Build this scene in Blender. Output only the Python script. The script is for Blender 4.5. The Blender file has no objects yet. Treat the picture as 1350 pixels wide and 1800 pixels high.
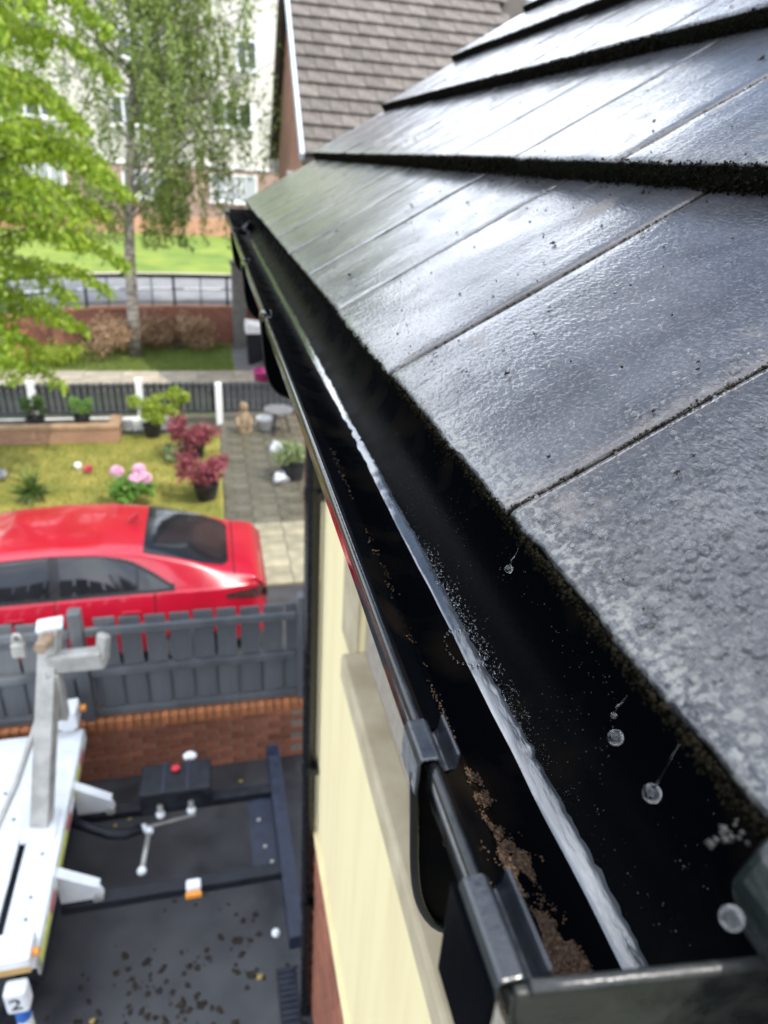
import bpy, math, random
import numpy as np
from mathutils import Vector, Matrix, noise

random.seed(7)
rng = np.random.default_rng(7)
R = math.radians
scn = bpy.context.scene
col = scn.collection
G = 5.2                      # camera height above the driveway

# ------------------------------------------------------------------ camera
cam_d = bpy.data.cameras.new('camera')
cam = bpy.data.objects.new('camera', cam_d)
col.objects.link(cam)
right = Vector((0.972845, -0.224107, 0.057862))
down = Vector((-0.049801, -0.446810, -0.893242))
fwd = Vector((0.226035, 0.866104, -0.445838))
cam.matrix_world = Matrix(((right.x, -down.x, -fwd.x, 0), (right.y, -down.y, -fwd.y, 0),
                           (right.z, -down.z, -fwd.z, G), (0, 0, 0, 1)))
cam_d.sensor_fit = 'VERTICAL'
cam_d.sensor_height = 24.0
cam_d.lens = 1232.83 / 1800 * 24.0
cam_d.clip_start = 0.02
cam_d.clip_end = 3000
cam_d.dof.use_dof = True
cam_d.dof.focus_distance = 0.43
cam_d.dof.aperture_fstop = 5.6
scn.camera = cam

# ------------------------------------------------------------------ sky, sun, exposure
SUN_EL, SUN_AZ = R(55), math.atan2(0.72, -0.69)      # azimuth from +Y towards +X
sd = Vector((math.cos(SUN_EL) * math.sin(SUN_AZ), math.cos(SUN_EL) * math.cos(SUN_AZ), math.sin(SUN_EL)))
world = bpy.data.worlds.new('World')
scn.world = world
world.use_nodes = True
nt = world.node_tree
nt.nodes.clear()
N = nt.nodes.new
out = N('ShaderNodeOutputWorld'); bg = N('ShaderNodeBackground')
sky = N('ShaderNodeTexSky'); sky.sky_type = 'NISHITA'; sky.sun_disc = False
sky.sun_elevation = SUN_EL; sky.sun_rotation = SUN_AZ
tc = N('ShaderNodeTexCoord'); sep = N('ShaderNodeSeparateXYZ')
nt.links.new(tc.outputs['Generated'], sep.inputs[0])
ad = N('ShaderNodeMath'); ad.operation = 'ADD'; ad.inputs[1].default_value = 0.22
mx0 = N('ShaderNodeMath'); mx0.operation = 'MAXIMUM'; mx0.inputs[1].default_value = 0.0
nt.links.new(sep.outputs[2], mx0.inputs[0]); nt.links.new(mx0.outputs[0], ad.inputs[0])
dx = N('ShaderNodeMath'); dx.operation = 'DIVIDE'; dy = N('ShaderNodeMath'); dy.operation = 'DIVIDE'
nt.links.new(sep.outputs[0], dx.inputs[0]); nt.links.new(ad.outputs[0], dx.inputs[1])
nt.links.new(sep.outputs[1], dy.inputs[0]); nt.links.new(ad.outputs[0], dy.inputs[1])
cmb = N('ShaderNodeCombineXYZ'); nt.links.new(dx.outputs[0], cmb.inputs[0]); nt.links.new(dy.outputs[0], cmb.inputs[1])
cmb.inputs[2].default_value = 21.3
cn = N('ShaderNodeTexNoise'); cn.inputs['Scale'].default_value = 1.25; cn.inputs['Detail'].default_value = 7
cn.inputs['Roughness'].default_value = 0.55; cn.inputs['Distortion'].default_value = 0.3
nt.links.new(cmb.outputs[0], cn.inputs['Vector'])
cr = N('ShaderNodeValToRGB')
cr.color_ramp.elements[0].position = 0.43; cr.color_ramp.elements[0].color = (0, 0, 0, 1)
cr.color_ramp.elements[1].position = 0.57; cr.color_ramp.elements[1].color = (1, 1, 1, 1)
nt.links.new(cn.outputs['Fac'], cr.inputs[0])
# clouds bank up towards the horizon
cov = N('ShaderNodeMapRange'); cov.inputs[1].default_value = 0.0; cov.inputs[2].default_value = 0.62
cov.inputs[3].default_value = 0.20; cov.inputs[4].default_value = 0.012
nt.links.new(mx0.outputs[0], cov.inputs[0])
cadd = N('ShaderNodeMath'); cadd.operation = 'ADD'
nt.links.new(cn.outputs['Fac'], cadd.inputs[0]); nt.links.new(cov.outputs[0], cadd.inputs[1]); nt.links.new(cadd.outputs[0], cr.inputs[0])
mixc = N('ShaderNodeMixRGB')
mixc.inputs[2].default_value = (22.0, 22.8, 24.0, 1)         # sunlit cloud next to the clear sky
cs2 = N('ShaderNodeTexNoise'); cs2.inputs['Scale'].default_value = 2.1; cs2.inputs['Detail'].default_value = 6
nt.links.new(cmb.outputs[0], cs2.inputs['Vector'])
cr2 = N('ShaderNodeValToRGB')                                 # grey bellies and bright tops
cr2.color_ramp.elements[0].position = 0.34; cr2.color_ramp.elements[0].color = (0.36, 0.42, 0.54, 1)
cr2.color_ramp.elements[1].position = 0.62; cr2.color_ramp.elements[1].color = (1, 1, 1, 1)
nt.links.new(cs2.outputs['Fac'], cr2.inputs[0])
cm = N('ShaderNodeMixRGB'); cm.blend_type = 'MULTIPLY'; cm.inputs[0].default_value = 1.0
cm.inputs[2].default_value = (22.0, 23.0, 24.6, 1); nt.links.new(cr2.outputs[0], cm.inputs[1]); nt.links.new(cm.outputs[0], mixc.inputs[2])
nt.links.new(cr.outputs[0], mixc.inputs[0]); nt.links.new(sky.outputs[0], mixc.inputs[1])
nt.links.new(mixc.outputs[0], bg.inputs[0]); bg.inputs[1].default_value = 0.15
nt.links.new(bg.outputs[0], out.inputs[0])

sun_d = bpy.data.lights.new('sun', 'SUN'); sun_d.energy = 4.0; sun_d.angle = R(0.6); sun_d.color = (1, 0.95, 0.86)
sun = bpy.data.objects.new('sun', sun_d); col.objects.link(sun)
sun.rotation_euler = sd.to_track_quat('Z', 'Y').to_euler()
sun.location = (0, 0, 30)
vs = scn.view_settings
vs.view_transform = 'Standard'; vs.look = 'None'; vs.exposure = 0.22; vs.gamma = 1.0; vs.use_curve_mapping = False

# ------------------------------------------------------------------ helpers
def put(o, parent=None):
    col.objects.link(o)
    if parent is not None:
        o.parent = parent
        o.matrix_parent_inverse = parent.matrix_basis.inverted()
    return o

def thing(name, label, cat, loc=(0, 0, 0), group=None):
    o = bpy.data.objects.new(name, None)
    o.empty_display_size = 0.1
    o.location = loc
    bpy.context.view_layer.update() if False else None
    put(o)
    return tag(o, label, cat, group)

def tag(o, label=None, cat=None, group=None, kind=None):
    if label: o['label'] = label
    if cat: o['category'] = cat
    if group: o['group'] = group
    if kind: o['kind'] = kind
    return o

class MB:
    def __init__(s): s.v = []; s.f = []
    def add(s, vs_, fs):
        b = len(s.v); s.v += [tuple(p) for p in vs_]; s.f += [tuple(i + b for i in q) for q in fs]; return s
    def box(s, c, d, rot=None):
        x, y, z = d[0] / 2, d[1] / 2, d[2] / 2
        p = [Vector(q) for q in ((-x, -y, -z), (x, -y, -z), (x, y, -z), (-x, y, -z), (-x, -y, z), (x, -y, z), (x, y, z), (-x, y, z))]
        if rot is not None: p = [rot @ q for q in p]
        c = Vector(c)
        return s.add([q + c for q in p], [(0, 3, 2, 1), (4, 5, 6, 7), (0, 1, 5, 4), (1, 2, 6, 5), (2, 3, 7, 6), (3, 0, 4, 7)])
    def bx(s, x0, x1, y0, y1, z0, z1):
        return s.box(((x0 + x1) / 2, (y0 + y1) / 2, (z0 + z1) / 2), (x1 - x0, y1 - y0, z1 - z0))
    def bar(s, a, b, w, h):                               # square bar from a to b
        a, b = Vector(a), Vector(b); d = b - a
        q = d.to_track_quat('X', 'Z').to_matrix()
        return s.box((a + b) / 2, (d.length, w, h), q)
    def prism(s, poly, fn, t0, t1):                        # fn(a, b, t) -> xyz
        n = len(poly)
        s.add([fn(a, b, t0) for a, b in poly] + [fn(a, b, t1) for a, b in poly],
              [tuple(range(n - 1, -1, -1)), tuple(range(n, 2 * n))] + [(i, (i + 1) % n, n + (i + 1) % n, n + i) for i in range(n)])
        return s
    def tube(s, path, rad, n=10, caps=True):
        path = [Vector(p) for p in path]
        if not isinstance(rad, (list, tuple)): rad = [rad] * len(path)
        t = (path[1] - path[0]).normalized()
        u = t.orthogonal().normalized(); vv = []; fs = []
        for i, p in enumerate(path):
            d = (path[min(i + 1, len(path) - 1)] - path[max(i - 1, 0)])
            if d.length > 1e-9:
                t2 = d.normalized(); u = (u - t2 * u.dot(t2)).normalized(); t = t2
            w = t.cross(u)
            for k in range(n):
                a = 2 * math.pi * k / n
                vv.append(p + (u * math.cos(a) + w * math.sin(a)) * rad[i])
        for i in range(len(path) - 1):
            for k in range(n):
                fs.append((i * n + k, i * n + (k + 1) % n, (i + 1) * n + (k + 1) % n, (i + 1) * n + k))
        if caps:
            fs.append(tuple(range(n - 1, -1, -1))); b = (len(path) - 1) * n; fs.append(tuple(b + k for k in range(n)))
        return s.add(vv, fs)
    def ball(s, c, r, nu=12, nv=8, sc=(1, 1, 1), rot=None):
        vv = []; fs = []
        for j in range(nv + 1):
            th = math.pi * j / nv
            for i in range(nu):
                a = 2 * math.pi * i / nu
                p = Vector((math.sin(th) * math.cos(a) * r * sc[0], math.sin(th) * math.sin(a) * r * sc[1], math.cos(th) * r * sc[2]))
                if rot is not None: p = rot @ p
                vv.append(p + Vector(c))
        for j in range(nv):
            for i in range(nu):
                a, b, c2, d = j * nu + i, j * nu + (i + 1) % nu, (j + 1) * nu + (i + 1) % nu, (j + 1) * nu + i
                if j == 0: fs.append((a, d, c2))
                elif j == nv - 1: fs.append((a, d, b))
                else: fs.append((a, d, c2, b))
        return s.add(vv, fs)
    def lathe(s, prof, c, n=20):
        vv = []; fs = []
        for r, z in prof:
            for i in range(n):
                a = 2 * math.pi * i / n; vv.append((c[0] + r * math.cos(a), c[1] + r * math.sin(a), c[2] + z))
        for j in range(len(prof) - 1):
            for i in range(n):
                fs.append((j * n + i, j * n + (i + 1) % n, (j + 1) * n + (i + 1) % n, (j + 1) * n + i))
        fs.append(tuple(range(n - 1, -1, -1)))
        return s.add(vv, fs)
    def mesh(s, name, m, smooth=False):
        me = bpy.data.meshes.new(name); me.from_pydata(s.v, [], s.f); me.update()
        if m: me.materials.append(m)
        if smooth: me.polygons.foreach_set('use_smooth', [True] * len(me.polygons))
        return me
    def build(s, name, m, parent=None, smooth=False, bevel=0, seg=2, sub=0):
        o = bpy.data.objects.new(name, s.mesh(name, m, smooth))
        if bevel:
            b = o.modifiers.new('bevel', 'BEVEL'); b.width = bevel; b.segments = seg; b.limit_method = 'ANGLE'; b.angle_limit = R(35)
        if sub:
            q = o.modifiers.new('sub', 'SUBSURF'); q.levels = sub; q.render_levels = sub
        return put(o, parent)

def npmesh(name, v, f, m, smooth=False):
    me = bpy.data.meshes.new(name)
    nv, nf, k = len(v), len(f), f.shape[1]
    me.vertices.add(nv); me.vertices.foreach_set('co', v.astype(np.float32).ravel())
    me.loops.add(nf * k); me.loops.foreach_set('vertex_index', f.astype(np.int32).ravel())
    me.polygons.add(nf); me.polygons.foreach_set('loop_start', np.arange(0, nf * k, k, dtype=np.int32))
    me.polygons.foreach_set('loop_total', np.full(nf, k, dtype=np.int32))
    if smooth: me.polygons.foreach_set('use_smooth', np.ones(nf, dtype=bool))
    me.update(calc_edges=True)
    me.materials.append(m)
    return me

def npobj(name, v, f, m, parent=None, smooth=False):
    return put(bpy.data.objects.new(name, npmesh(name, v, f, m, smooth)), parent)

def randrot(n):
    q = rng.normal(size=(n, 4)); q /= np.linalg.norm(q, axis=1)[:, None]
    w, x, y, z = q.T
    return np.stack([np.stack([1 - 2 * (y * y + z * z), 2 * (x * y - z * w), 2 * (x * z + y * w)], 1),
                     np.stack([2 * (x * y + z * w), 1 - 2 * (x * x + z * z), 2 * (y * z - x * w)], 1),
                     np.stack([2 * (x * z - y * w), 2 * (y * z + x * w), 1 - 2 * (x * x + y * y)], 1)], 1)

OCTV = np.array([(1, 0, 0), (-1, 0, 0), (0, 1, 0), (0, -1, 0), (0, 0, 1), (0, 0, -1)], float)
OCTF = np.array([(0, 2, 4), (2, 1, 4), (1, 3, 4), (3, 0, 4), (2, 0, 5), (1, 2, 5), (3, 1, 5), (0, 3, 5)])
def blobs(name, pts, sizes, m, parent=None, jit=0.35, squash=None, smooth=False):
    n = len(pts); v = OCTV[None] * (1 + rng.uniform(-jit, jit, (n, 6, 1)))
    v = np.einsum('nij,nkj->nki', randrot(n), v) * np.asarray(sizes)[:, None, None]
    if squash is not None: v = v * np.asarray(squash)
    v = v + np.asarray(pts)[:, None]
    f = OCTF[None] + (np.arange(n) * 6)[:, None, None]
    return npobj(name, v.reshape(-1, 3), f.reshape(-1, 3), m, parent, smooth)

def leaves(pts, size, droop=0.0, aspect=0.5):
    """rhombic leaves; droop 1 = tips hang straight down"""
    n = len(pts); sz = np.asarray(size) * np.ones(n)
    d = rng.normal(size=(n, 3)); d /= np.linalg.norm(d, axis=1)[:, None]
    d = d * (1 - droop) + np.array([0, 0, -1.0]) * droop; d /= np.linalg.norm(d, axis=1)[:, None]
    u = rng.normal(size=(n, 3)); u -= d * (u * d).sum(1)[:, None]; u /= np.linalg.norm(u, axis=1)[:, None]
    s = sz[:, None]
    v = np.stack([pts, pts + d * s * .45 + u * s * aspect * .5, pts + d * s, pts + d * s * .45 - u * s * aspect * .5], 1)
    f = np.arange(n * 4).reshape(n, 4)
    return v.reshape(-1, 3), f

# ------------------------------------------------------------------ materials
MC = {}
def mat(name, c, rough=0.6, c2=None, scale=8.0, bump=0.0, bscale=60.0, spec=0.5, metal=0.0, coat=0.0, coatr=0.05,
        rnd=0.0, detail=5.0, stretch=None, ramp=(0.35, 0.65), world_co=False, trans=0.0, ior=1.45, rough2=None):
    if name in MC: return MC[name]
    m = bpy.data.materials.new(name); m.use_nodes = True
    t = m.node_tree; b = t.nodes['Principled BSDF']
    b.inputs['Roughness'].default_value = rough; b.inputs['Metallic'].default_value = metal
    b.inputs['Specular IOR Level'].default_value = spec; b.inputs['Coat Weight'].default_value = coat
    b.inputs['Coat Roughness'].default_value = coatr; b.inputs['Transmission Weight'].default_value = trans
    b.inputs['IOR'].default_value = ior
    c = tuple(c) + (1,)
    b.inputs['Base Color'].default_value = c
    co = t.nodes.new('ShaderNodeNewGeometry').outputs['Position'] if world_co else t.nodes.new('ShaderNodeTexCoord').outputs['Object']
    if stretch:
        mp = t.nodes.new('ShaderNodeMapping'); mp.inputs['Scale'].default_value = stretch
        t.links.new(co, mp.inputs[0]); co = mp.outputs[0]
    if c2 is not None:
        n = t.nodes.new('ShaderNodeTexNoise'); n.inputs['Scale'].default_value = scale; n.inputs['Detail'].default_value = detail
        t.links.new(co, n.inputs['Vector'])
        r = t.nodes.new('ShaderNodeValToRGB')
        r.color_ramp.elements[0].position = ramp[0]; r.color_ramp.elements[0].color = c
        r.color_ramp.elements[1].position = ramp[1]; r.color_ramp.elements[1].color = tuple(c2) + (1,)
        t.links.new(n.outputs['Fac'], r.inputs[0]); o = r.outputs[0]
        if rough2 is not None:
            mr = t.nodes.new('ShaderNodeMapRange'); mr.inputs[1].default_value = ramp[0]; mr.inputs[2].default_value = ramp[1]
            mr.inputs[3].default_value = rough; mr.inputs[4].default_value = rough2
            t.links.new(n.outputs['Fac'], mr.inputs[0]); t.links.new(mr.outputs[0], b.inputs['Roughness'])
        if rnd:
            oi = t.nodes.new('ShaderNodeObjectInfo'); mr = t.nodes.new('ShaderNodeMapRange')
            mr.inputs[3].default_value = 1 - rnd; mr.inputs[4].default_value = 1 + rnd
            t.links.new(oi.outputs['Random'], mr.inputs[0])
            h = t.nodes.new('ShaderNodeHueSaturation'); t.links.new(mr.outputs[0], h.inputs['Value']); t.links.new(o, h.inputs['Color']); o = h.outputs[0]
        t.links.new(o, b.inputs['Base Color'])
    if bump:
        n = t.nodes.new('ShaderNodeTexNoise'); n.inputs['Scale'].default_value = bscale; n.inputs['Detail'].default_value = 6
        t.links.new(co, n.inputs['Vector'])
        bm = t.nodes.new('ShaderNodeBump'); bm.inputs['Strength'].default_value = bump; bm.inputs['Distance'].default_value = 1.0 / bscale
        t.links.new(n.outputs['Fac'], bm.inputs['Height']); t.links.new(bm.outputs[0], b.inputs['Normal'])
    MC[name] = m
    return m

def leafmat(name, c, c2, tr=0.4, rough=0.5):
    m = bpy.data.materials.new(name); m.use_nodes = True
    t = m.node_tree; b = t.nodes['Principled BSDF']; o = t.nodes['Material Output']
    g = t.nodes.new('ShaderNodeNewGeometry'); r = t.nodes.new('ShaderNodeValToRGB')
    r.color_ramp.elements[0].color = tuple(c) + (1,); r.color_ramp.elements[1].color = tuple(c2) + (1,)
    t.links.new(g.outputs['Random Per Island'], r.inputs[0]); t.links.new(r.outputs[0], b.inputs['Base Color'])
    b.inputs['Roughness'].default_value = rough
    tl = t.nodes.new('ShaderNodeBsdfTranslucent'); t.links.new(r.outputs[0], tl.inputs[0])
    mx = t.nodes.new('ShaderNodeMixShader'); mx.inputs[0].default_value = tr
    t.links.new(b.outputs[0], mx.inputs[1]); t.links.new(tl.outputs[0], mx.inputs[2]); t.links.new(mx.outputs[0], o.inputs[0])
    return m

def brickmat(name, c1, c2, mortar, sc=1.0, axis='XZ'):
    m = bpy.data.materials.new(name); m.use_nodes = True
    t = m.node_tree; b = t.nodes['Principled BSDF']; b.inputs['Roughness'].default_value = 0.85
    g = t.nodes.new('ShaderNodeNewGeometry'); s = t.nodes.new('ShaderNodeSeparateXYZ'); cb = t.nodes.new('ShaderNodeCombineXYZ')
    t.links.new(g.outputs['Position'], s.inputs[0])
    t.links.new(s.outputs['XYZ'.index(axis[0])], cb.inputs[0]); t.links.new(s.outputs[2], cb.inputs[1])
    k = t.nodes.new('ShaderNodeTexBrick'); k.inputs['Scale'].default_value = 1.0 / sc
    k.inputs['Brick Width'].default_value = 0.225; k.inputs['Row Height'].default_value = 0.075; k.inputs['Mortar Size'].default_value = 0.008
    k.inputs['Color1'].default_value = tuple(c1) + (1,); k.inputs['Color2'].default_value = tuple(c2) + (1,); k.inputs['Mortar'].default_value = tuple(mortar) + (1,)
    t.links.new(cb.outputs[0], k.inputs['Vector'])
    n = t.nodes.new('ShaderNodeTexNoise'); n.inputs['Scale'].default_value = 1.3; n.inputs['Detail'].default_value = 6
    t.links.new(g.outputs['Position'], n.inputs['Vector'])
    mr = t.nodes.new('ShaderNodeMapRange'); mr.inputs[3].default_value = 0.6; mr.inputs[4].default_value = 1.35; t.links.new(n.outputs[0], mr.inputs[0])
    h = t.nodes.new('ShaderNodeHueSaturation'); t.links.new(mr.outputs[0], h.inputs['Value']); t.links.new(k.outputs['Color'], h.inputs['Color'])
    t.links.new(h.outputs[0], b.inputs['Base Color'])
    bm = t.nodes.new('ShaderNodeBump'); bm.inputs['Distance'].default_value = 0.006; bm.inputs['Strength'].default_value = 0.6; bm.invert = True
    t.links.new(k.outputs['Fac'], bm.inputs['Height']); t.links.new(bm.outputs[0], b.inputs['Normal'])
    return m

def tile_material():
    m = bpy.data.materials.new('wet_concrete_tile'); m.use_nodes = True
    t = m.node_tree; b = t.nodes['Principled BSDF']; L = t.links.new; N = t.nodes.new
    tcn = N('ShaderNodeTexCoord').outputs['Object']; geo = N('ShaderNodeNewGeometry'); oi = N('ShaderNodeObjectInfo')
    pos = geo.outputs['Position']
    def noise_(vec, sc, det=4, rough=.55, stretch=None, dist=0):
        if stretch:
            mp = N('ShaderNodeMapping'); mp.inputs['Scale'].default_value = stretch; L(vec, mp.inputs[0]); vec = mp.outputs[0]
        n = N('ShaderNodeTexNoise'); n.inputs['Scale'].default_value = sc; n.inputs['Detail'].default_value = det
        n.inputs['Roughness'].default_value = rough; n.inputs['Distortion'].default_value = dist; L(vec, n.inputs['Vector']); return n.outputs['Fac']
    def rng_(v, a, b_, c=0., d=1.):
        r = N('ShaderNodeMapRange'); r.inputs[1].default_value = a; r.inputs[2].default_value = b_; r.inputs[3].default_value = c; r.inputs[4].default_value = d
        L(v, r.inputs[0]); return r.outputs[0]
    def mth(op, a, b_):
        r = N('ShaderNodeMath'); r.operation = op
        for i, q in enumerate((a, b_)):
            if isinstance(q, (int, float)): r.inputs[i].default_value = q
            else: L(q, r.inputs[i])
        return r.outputs[0]
    def mixc(f, a, b_):
        r = N('ShaderNodeMixRGB')
        for i, q in enumerate((f, a, b_)):
            if isinstance(q, (tuple, float, int)): r.inputs[i].default_value = q if isinstance(q, float) else tuple(q) + (1,)
            else: L(q, r.inputs[i])
        return r.outputs[0]
    s = N('ShaderNodeSeparateXYZ'); L(tcn, s.inputs[0]); sp = N('ShaderNodeSeparateXYZ'); L(pos, sp.inputs[0])
    # bare concrete: fine aggregate over cloudy patches
    c = mixc(rng_(noise_(pos, 18, 6), .35, .68), (0.013, 0.014, 0.019), (0.046, 0.047, 0.053))
    c = mixc(rng_(noise_(pos, 380, 4), .50, .68, 0, .45), c, (0.15, 0.145, 0.14))
    c = mixc(rng_(noise_(pos, 650, 2), .60, .68, 0, .8), c, (0.012, 0.012, 0.013))
    hv = N('ShaderNodeHueSaturation'); L(rng_(oi.outputs['Random'], 0, 1, .75, 1.25), hv.inputs['Value']); L(c, hv.inputs['Color']); c = hv.outputs[0]
    # worn dry patches of bare grey-tan mortar skin
    dry = mth('MULTIPLY', rng_(noise_(pos, 13, 6, .6), .60, .68), .65)
    c = mixc(dry, c, (0.145, 0.130, 0.118))
    pk = rng_(noise_(pos, 31, 2), .76, .80, 0, .6)
    c = mixc(pk, c, (0.30, 0.15, 0.11))
    # brown silt line along the joints between neighbours
    jy = mth('MINIMUM', s.outputs[1], mth('SUBTRACT', TW, s.outputs[1]))
    jm = mth('MULTIPLY', rng_(jy, .0, .018, 1, 0), rng_(noise_(pos, 90, 5), .3, .6))
    c = mixc(mth('MULTIPLY', jm, .6), c, (0.075, 0.055, 0.040))
    c = mixc(rng_(jy, .0022, .0008), c, (0.008, 0.006, 0.004))
    # olive algae running down the far tiles of the eaves course
    am = mth('MULTIPLY', rng_(sp.outputs[1], 1.15, 2.2), rng_(sp.outputs[0], .52, .36))
    am = mth('MULTIPLY', am, rng_(noise_(tcn, 22, 4, .6, (.12, 1, 1)), .38, .60))
    c = mixc(am, c, (0.125, 0.14, 0.040))
    # black moss growing on the butt of the tile
    fm = mth('MULTIPLY', rng_(s.outputs[0], .010, .002), rng_(s.outputs[2], -.0005, -.004))
    c = mixc(fm, c, (0.004, 0.0045, 0.003))
    # lichen fringe behind the butt
    ed = mth('MULTIPLY', rng_(s.outputs[0], .040, .006), rng_(noise_(pos, 210, 5), .47, .60))
    ed = mth('MULTIPLY', ed, mth('SUBTRACT', 1, fm))
    c = mixc(mth('MULTIPLY', ed, .75), c, (0.20, 0.20, 0.185))
    L(c, b.inputs['Base Color'])
    # the wet film: smooth where water lies, ribbed by rain and trickles
    wet = rng_(noise_(pos, 9, 5), .36, .60)
    L(mth('ADD', rng_(wet, 0, 1, .50, .38), mth('MULTIPLY', fm, .5)), b.inputs['Roughness'])
    L(mth('MULTIPLY', mth('SUBTRACT', 1, mth('MULTIPLY', fm, .95)), .42), b.inputs['Specular IOR Level'])
    cw = mth('MULTIPLY', rng_(wet, 0, 1, .6, 1.0), mth('SUBTRACT', 1, fm))
    cw = mth('MULTIPLY', cw, mth('SUBTRACT', 1, mth('MULTIPLY', am, .55)))
    cw = mth('MULTIPLY', cw, mth('SUBTRACT', 1, mth('MULTIPLY', ed, .6)))
    L(mth('MULTIPLY', cw, mth('SUBTRACT', 1, dry)), b.inputs['Coat Weight'])
    b.inputs['Coat Roughness'].default_value = 0.035
    b.inputs['Coat IOR'].default_value = 1.58
    h1 = noise_(tcn, 330, 2, .5, (1.0, .42, 1), .4); h2 = noise_(pos, 700, 2); h3 = noise_(tcn, 40, 3, .5, (.5, 1, 1))
    b1 = N('ShaderNodeBump'); b1.inputs['Strength'].default_value = .46; b1.inputs['Distance'].default_value = .0011; L(h1, b1.inputs['Height'])
    b2 = N('ShaderNodeBump'); b2.inputs['Strength'].default_value = .4; b2.inputs['Distance'].default_value = .0007; L(h2, b2.inputs['Height']); L(b1.outputs[0], b2.inputs['Normal'])
    b3 = N('ShaderNodeBump'); b3.inputs['Strength'].default_value = .16; b3.inputs['Distance'].default_value = .004; L(h3, b3.inputs['Height']); L(b1.outputs[0], b3.inputs['Normal'])
    L(b2.outputs[0], b.inputs['Normal']); L(b3.outputs[0], b.inputs['Coat Normal'])
    return m

# roof numbers: tile cover width, gauge, butt thickness, tile tilt and rafter pitch
TW, GA, TT, TILT = 0.285, 0.335, 0.0265, R(30)
PITCH = TILT + math.asin(TT / GA)
XE, ZE = 0.1557, G - 0.173
Y0, NT = 0.045, 11

M_tile = tile_material()
M_moss = mat('moss', (0.002, 0.002, 0.0015), .95, (0.012, 0.010, 0.006), 140, bump=.5, bscale=900, spec=.04, world_co=True)
M_crumb = mat('moss_crumb', (0.005, 0.004, 0.003), .9, (0.028, 0.021, 0.011), 120, spec=.3, world_co=True)
M_upvc = mat('black_upvc', (0.003, 0.0035, 0.0045), .12, (0.008, 0.009, 0.010), 30, bump=.06, bscale=140, spec=.55, world_co=True, rough2=.28)
M_trough = mat('grimy_upvc', (0.0012, 0.0016, 0.0024), .26, (0.010, 0.0075, 0.005), 16, ramp=(.50, .78), bump=.05, bscale=200, spec=.5, ior=1.06, world_co=True, rough2=.5)
M_clip = mat('clip_upvc', (0.010, 0.012, 0.016), .10, (0.022, 0.025, 0.030), 60, bump=.12, bscale=260, spec=.9, world_co=True, rough2=.24)
M_upvc_dusty = mat('weathered_upvc', (0.006, 0.007, 0.007), .2, (0.020, 0.021, 0.018), 60, bump=.15, bscale=300, spec=.7, world_co=True, rough2=.5)
M_water = mat('water', (1, 1, 1), .0, trans=1.0, ior=1.333, spec=.5)
M_drop = mat('drop_water', (1, 1, 1), .0, trans=1.0, ior=1.333, spec=.10)
M_trickle = mat('trickle', (0.10, 0.11, 0.12), .06, (0.05, 0.055, 0.06), 60, bump=.10, bscale=45, spec=1.0, coat=1.0, coatr=.02, ior=1.6, world_co=True, stretch=(1, .25, 1))
M_silt = mat('silt', (0.020, 0.012, 0.007), .6, (0.115, 0.066, 0.036), 700, detail=2, spec=.4, world_co=True)
M_render = mat('cream_render', (0.74, 0.64, 0.37), .8, (0.66, 0.55, 0.31), 5.0, bump=.2, bscale=260, world_co=True, stretch=(1, 1.6, .16), ramp=(.45, .80), detail=8)
M_stone = mat('tan_stone', (0.32, 0.27, 0.17), .8, (0.44, 0.38, 0.26), 7, bump=.2, bscale=160, world_co=True)
M_white = mat('white_upvc', (0.72, 0.73, 0.72), .35, (0.80, 0.80, 0.79), 4)
M_glass = mat('dark_glass', (0.02, 0.025, 0.03), .05, (0.035, 0.04, 0.045), 2, spec=.8)
M_brick = mat('brick_face', (0.24, 0.085, 0.05), .85, (0.36, 0.14, 0.08), 14, bump=.4, bscale=120, rnd=.25)
M_mortar = mat('mortar', (0.22, 0.19, 0.16), .95, (0.30, 0.27, 0.22), 30, bump=.3, bscale=200, world_co=True)
M_dark = mat('black_metal', (0.007, 0.008, 0.011), .35, (0.018, 0.020, 0.026), 12, spec=.3, rough2=.55)

# ------------------------------------------------------------------ ground and setting
def sheet(name, x0, x1, y0, y1, z, m, kind='structure', parent=None, sub=1):
    o = MB().add([(x0, y0, z), (x1, y0, z), (x1, y1, z), (x0, y1, z)], [(0, 1, 2, 3)]).build(name, m, parent)
    return tag(o, kind=kind) if kind else o

M_ground = mat('ground_earth', (0.09, 0.085, 0.06), .9, (0.06, 0.085, 0.03), 0.6, world_co=True)
tag(sheet('ground', -400, 400, -60, 900, -0.012, M_ground), 'earth and grass ground spreading out to the horizon')
M_tarmac = mat('wet_tarmac', (0.030, 0.031, 0.034), .30, (0.058, 0.059, 0.061), 3.0, bump=.45, bscale=260, spec=.5, world_co=True, rough2=.6)
tag(sheet('driveway', -7, 1.9, -3, 8.15, 0.0, M_tarmac), 'dark wet tarmac driveway below the roof')
M_lawn = mat('lawn', (0.15, 0.165, 0.026), .9, (0.32, 0.275, 0.065), 1.6, bump=.5, bscale=70, world_co=True, ramp=(.36, .66))
tag(sheet('lawn', -7, 0.05, 8.9, 14.0, 0.02, M_lawn), 'patchy yellow green lawn behind the red car')
M_pathbed = mat('path_bed', (0.05, 0.05, 0.035), .9, (0.09, 0.085, 0.05), 5, world_co=True)
path = tag(sheet('path', 0.05, 1.78, 8.1, 17.2, 0.012, M_pathbed), 'slab path between the lawn and the neighbouring house')
M_slab_lit = mat('paving_slab', (0.20, 0.185, 0.13), .45, (0.34, 0.30, 0.20), 3.5, bump=.25, bscale=90, rnd=.16, rough2=.75)  # paler slabs: the sunlit patch is painted into their colour
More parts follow.
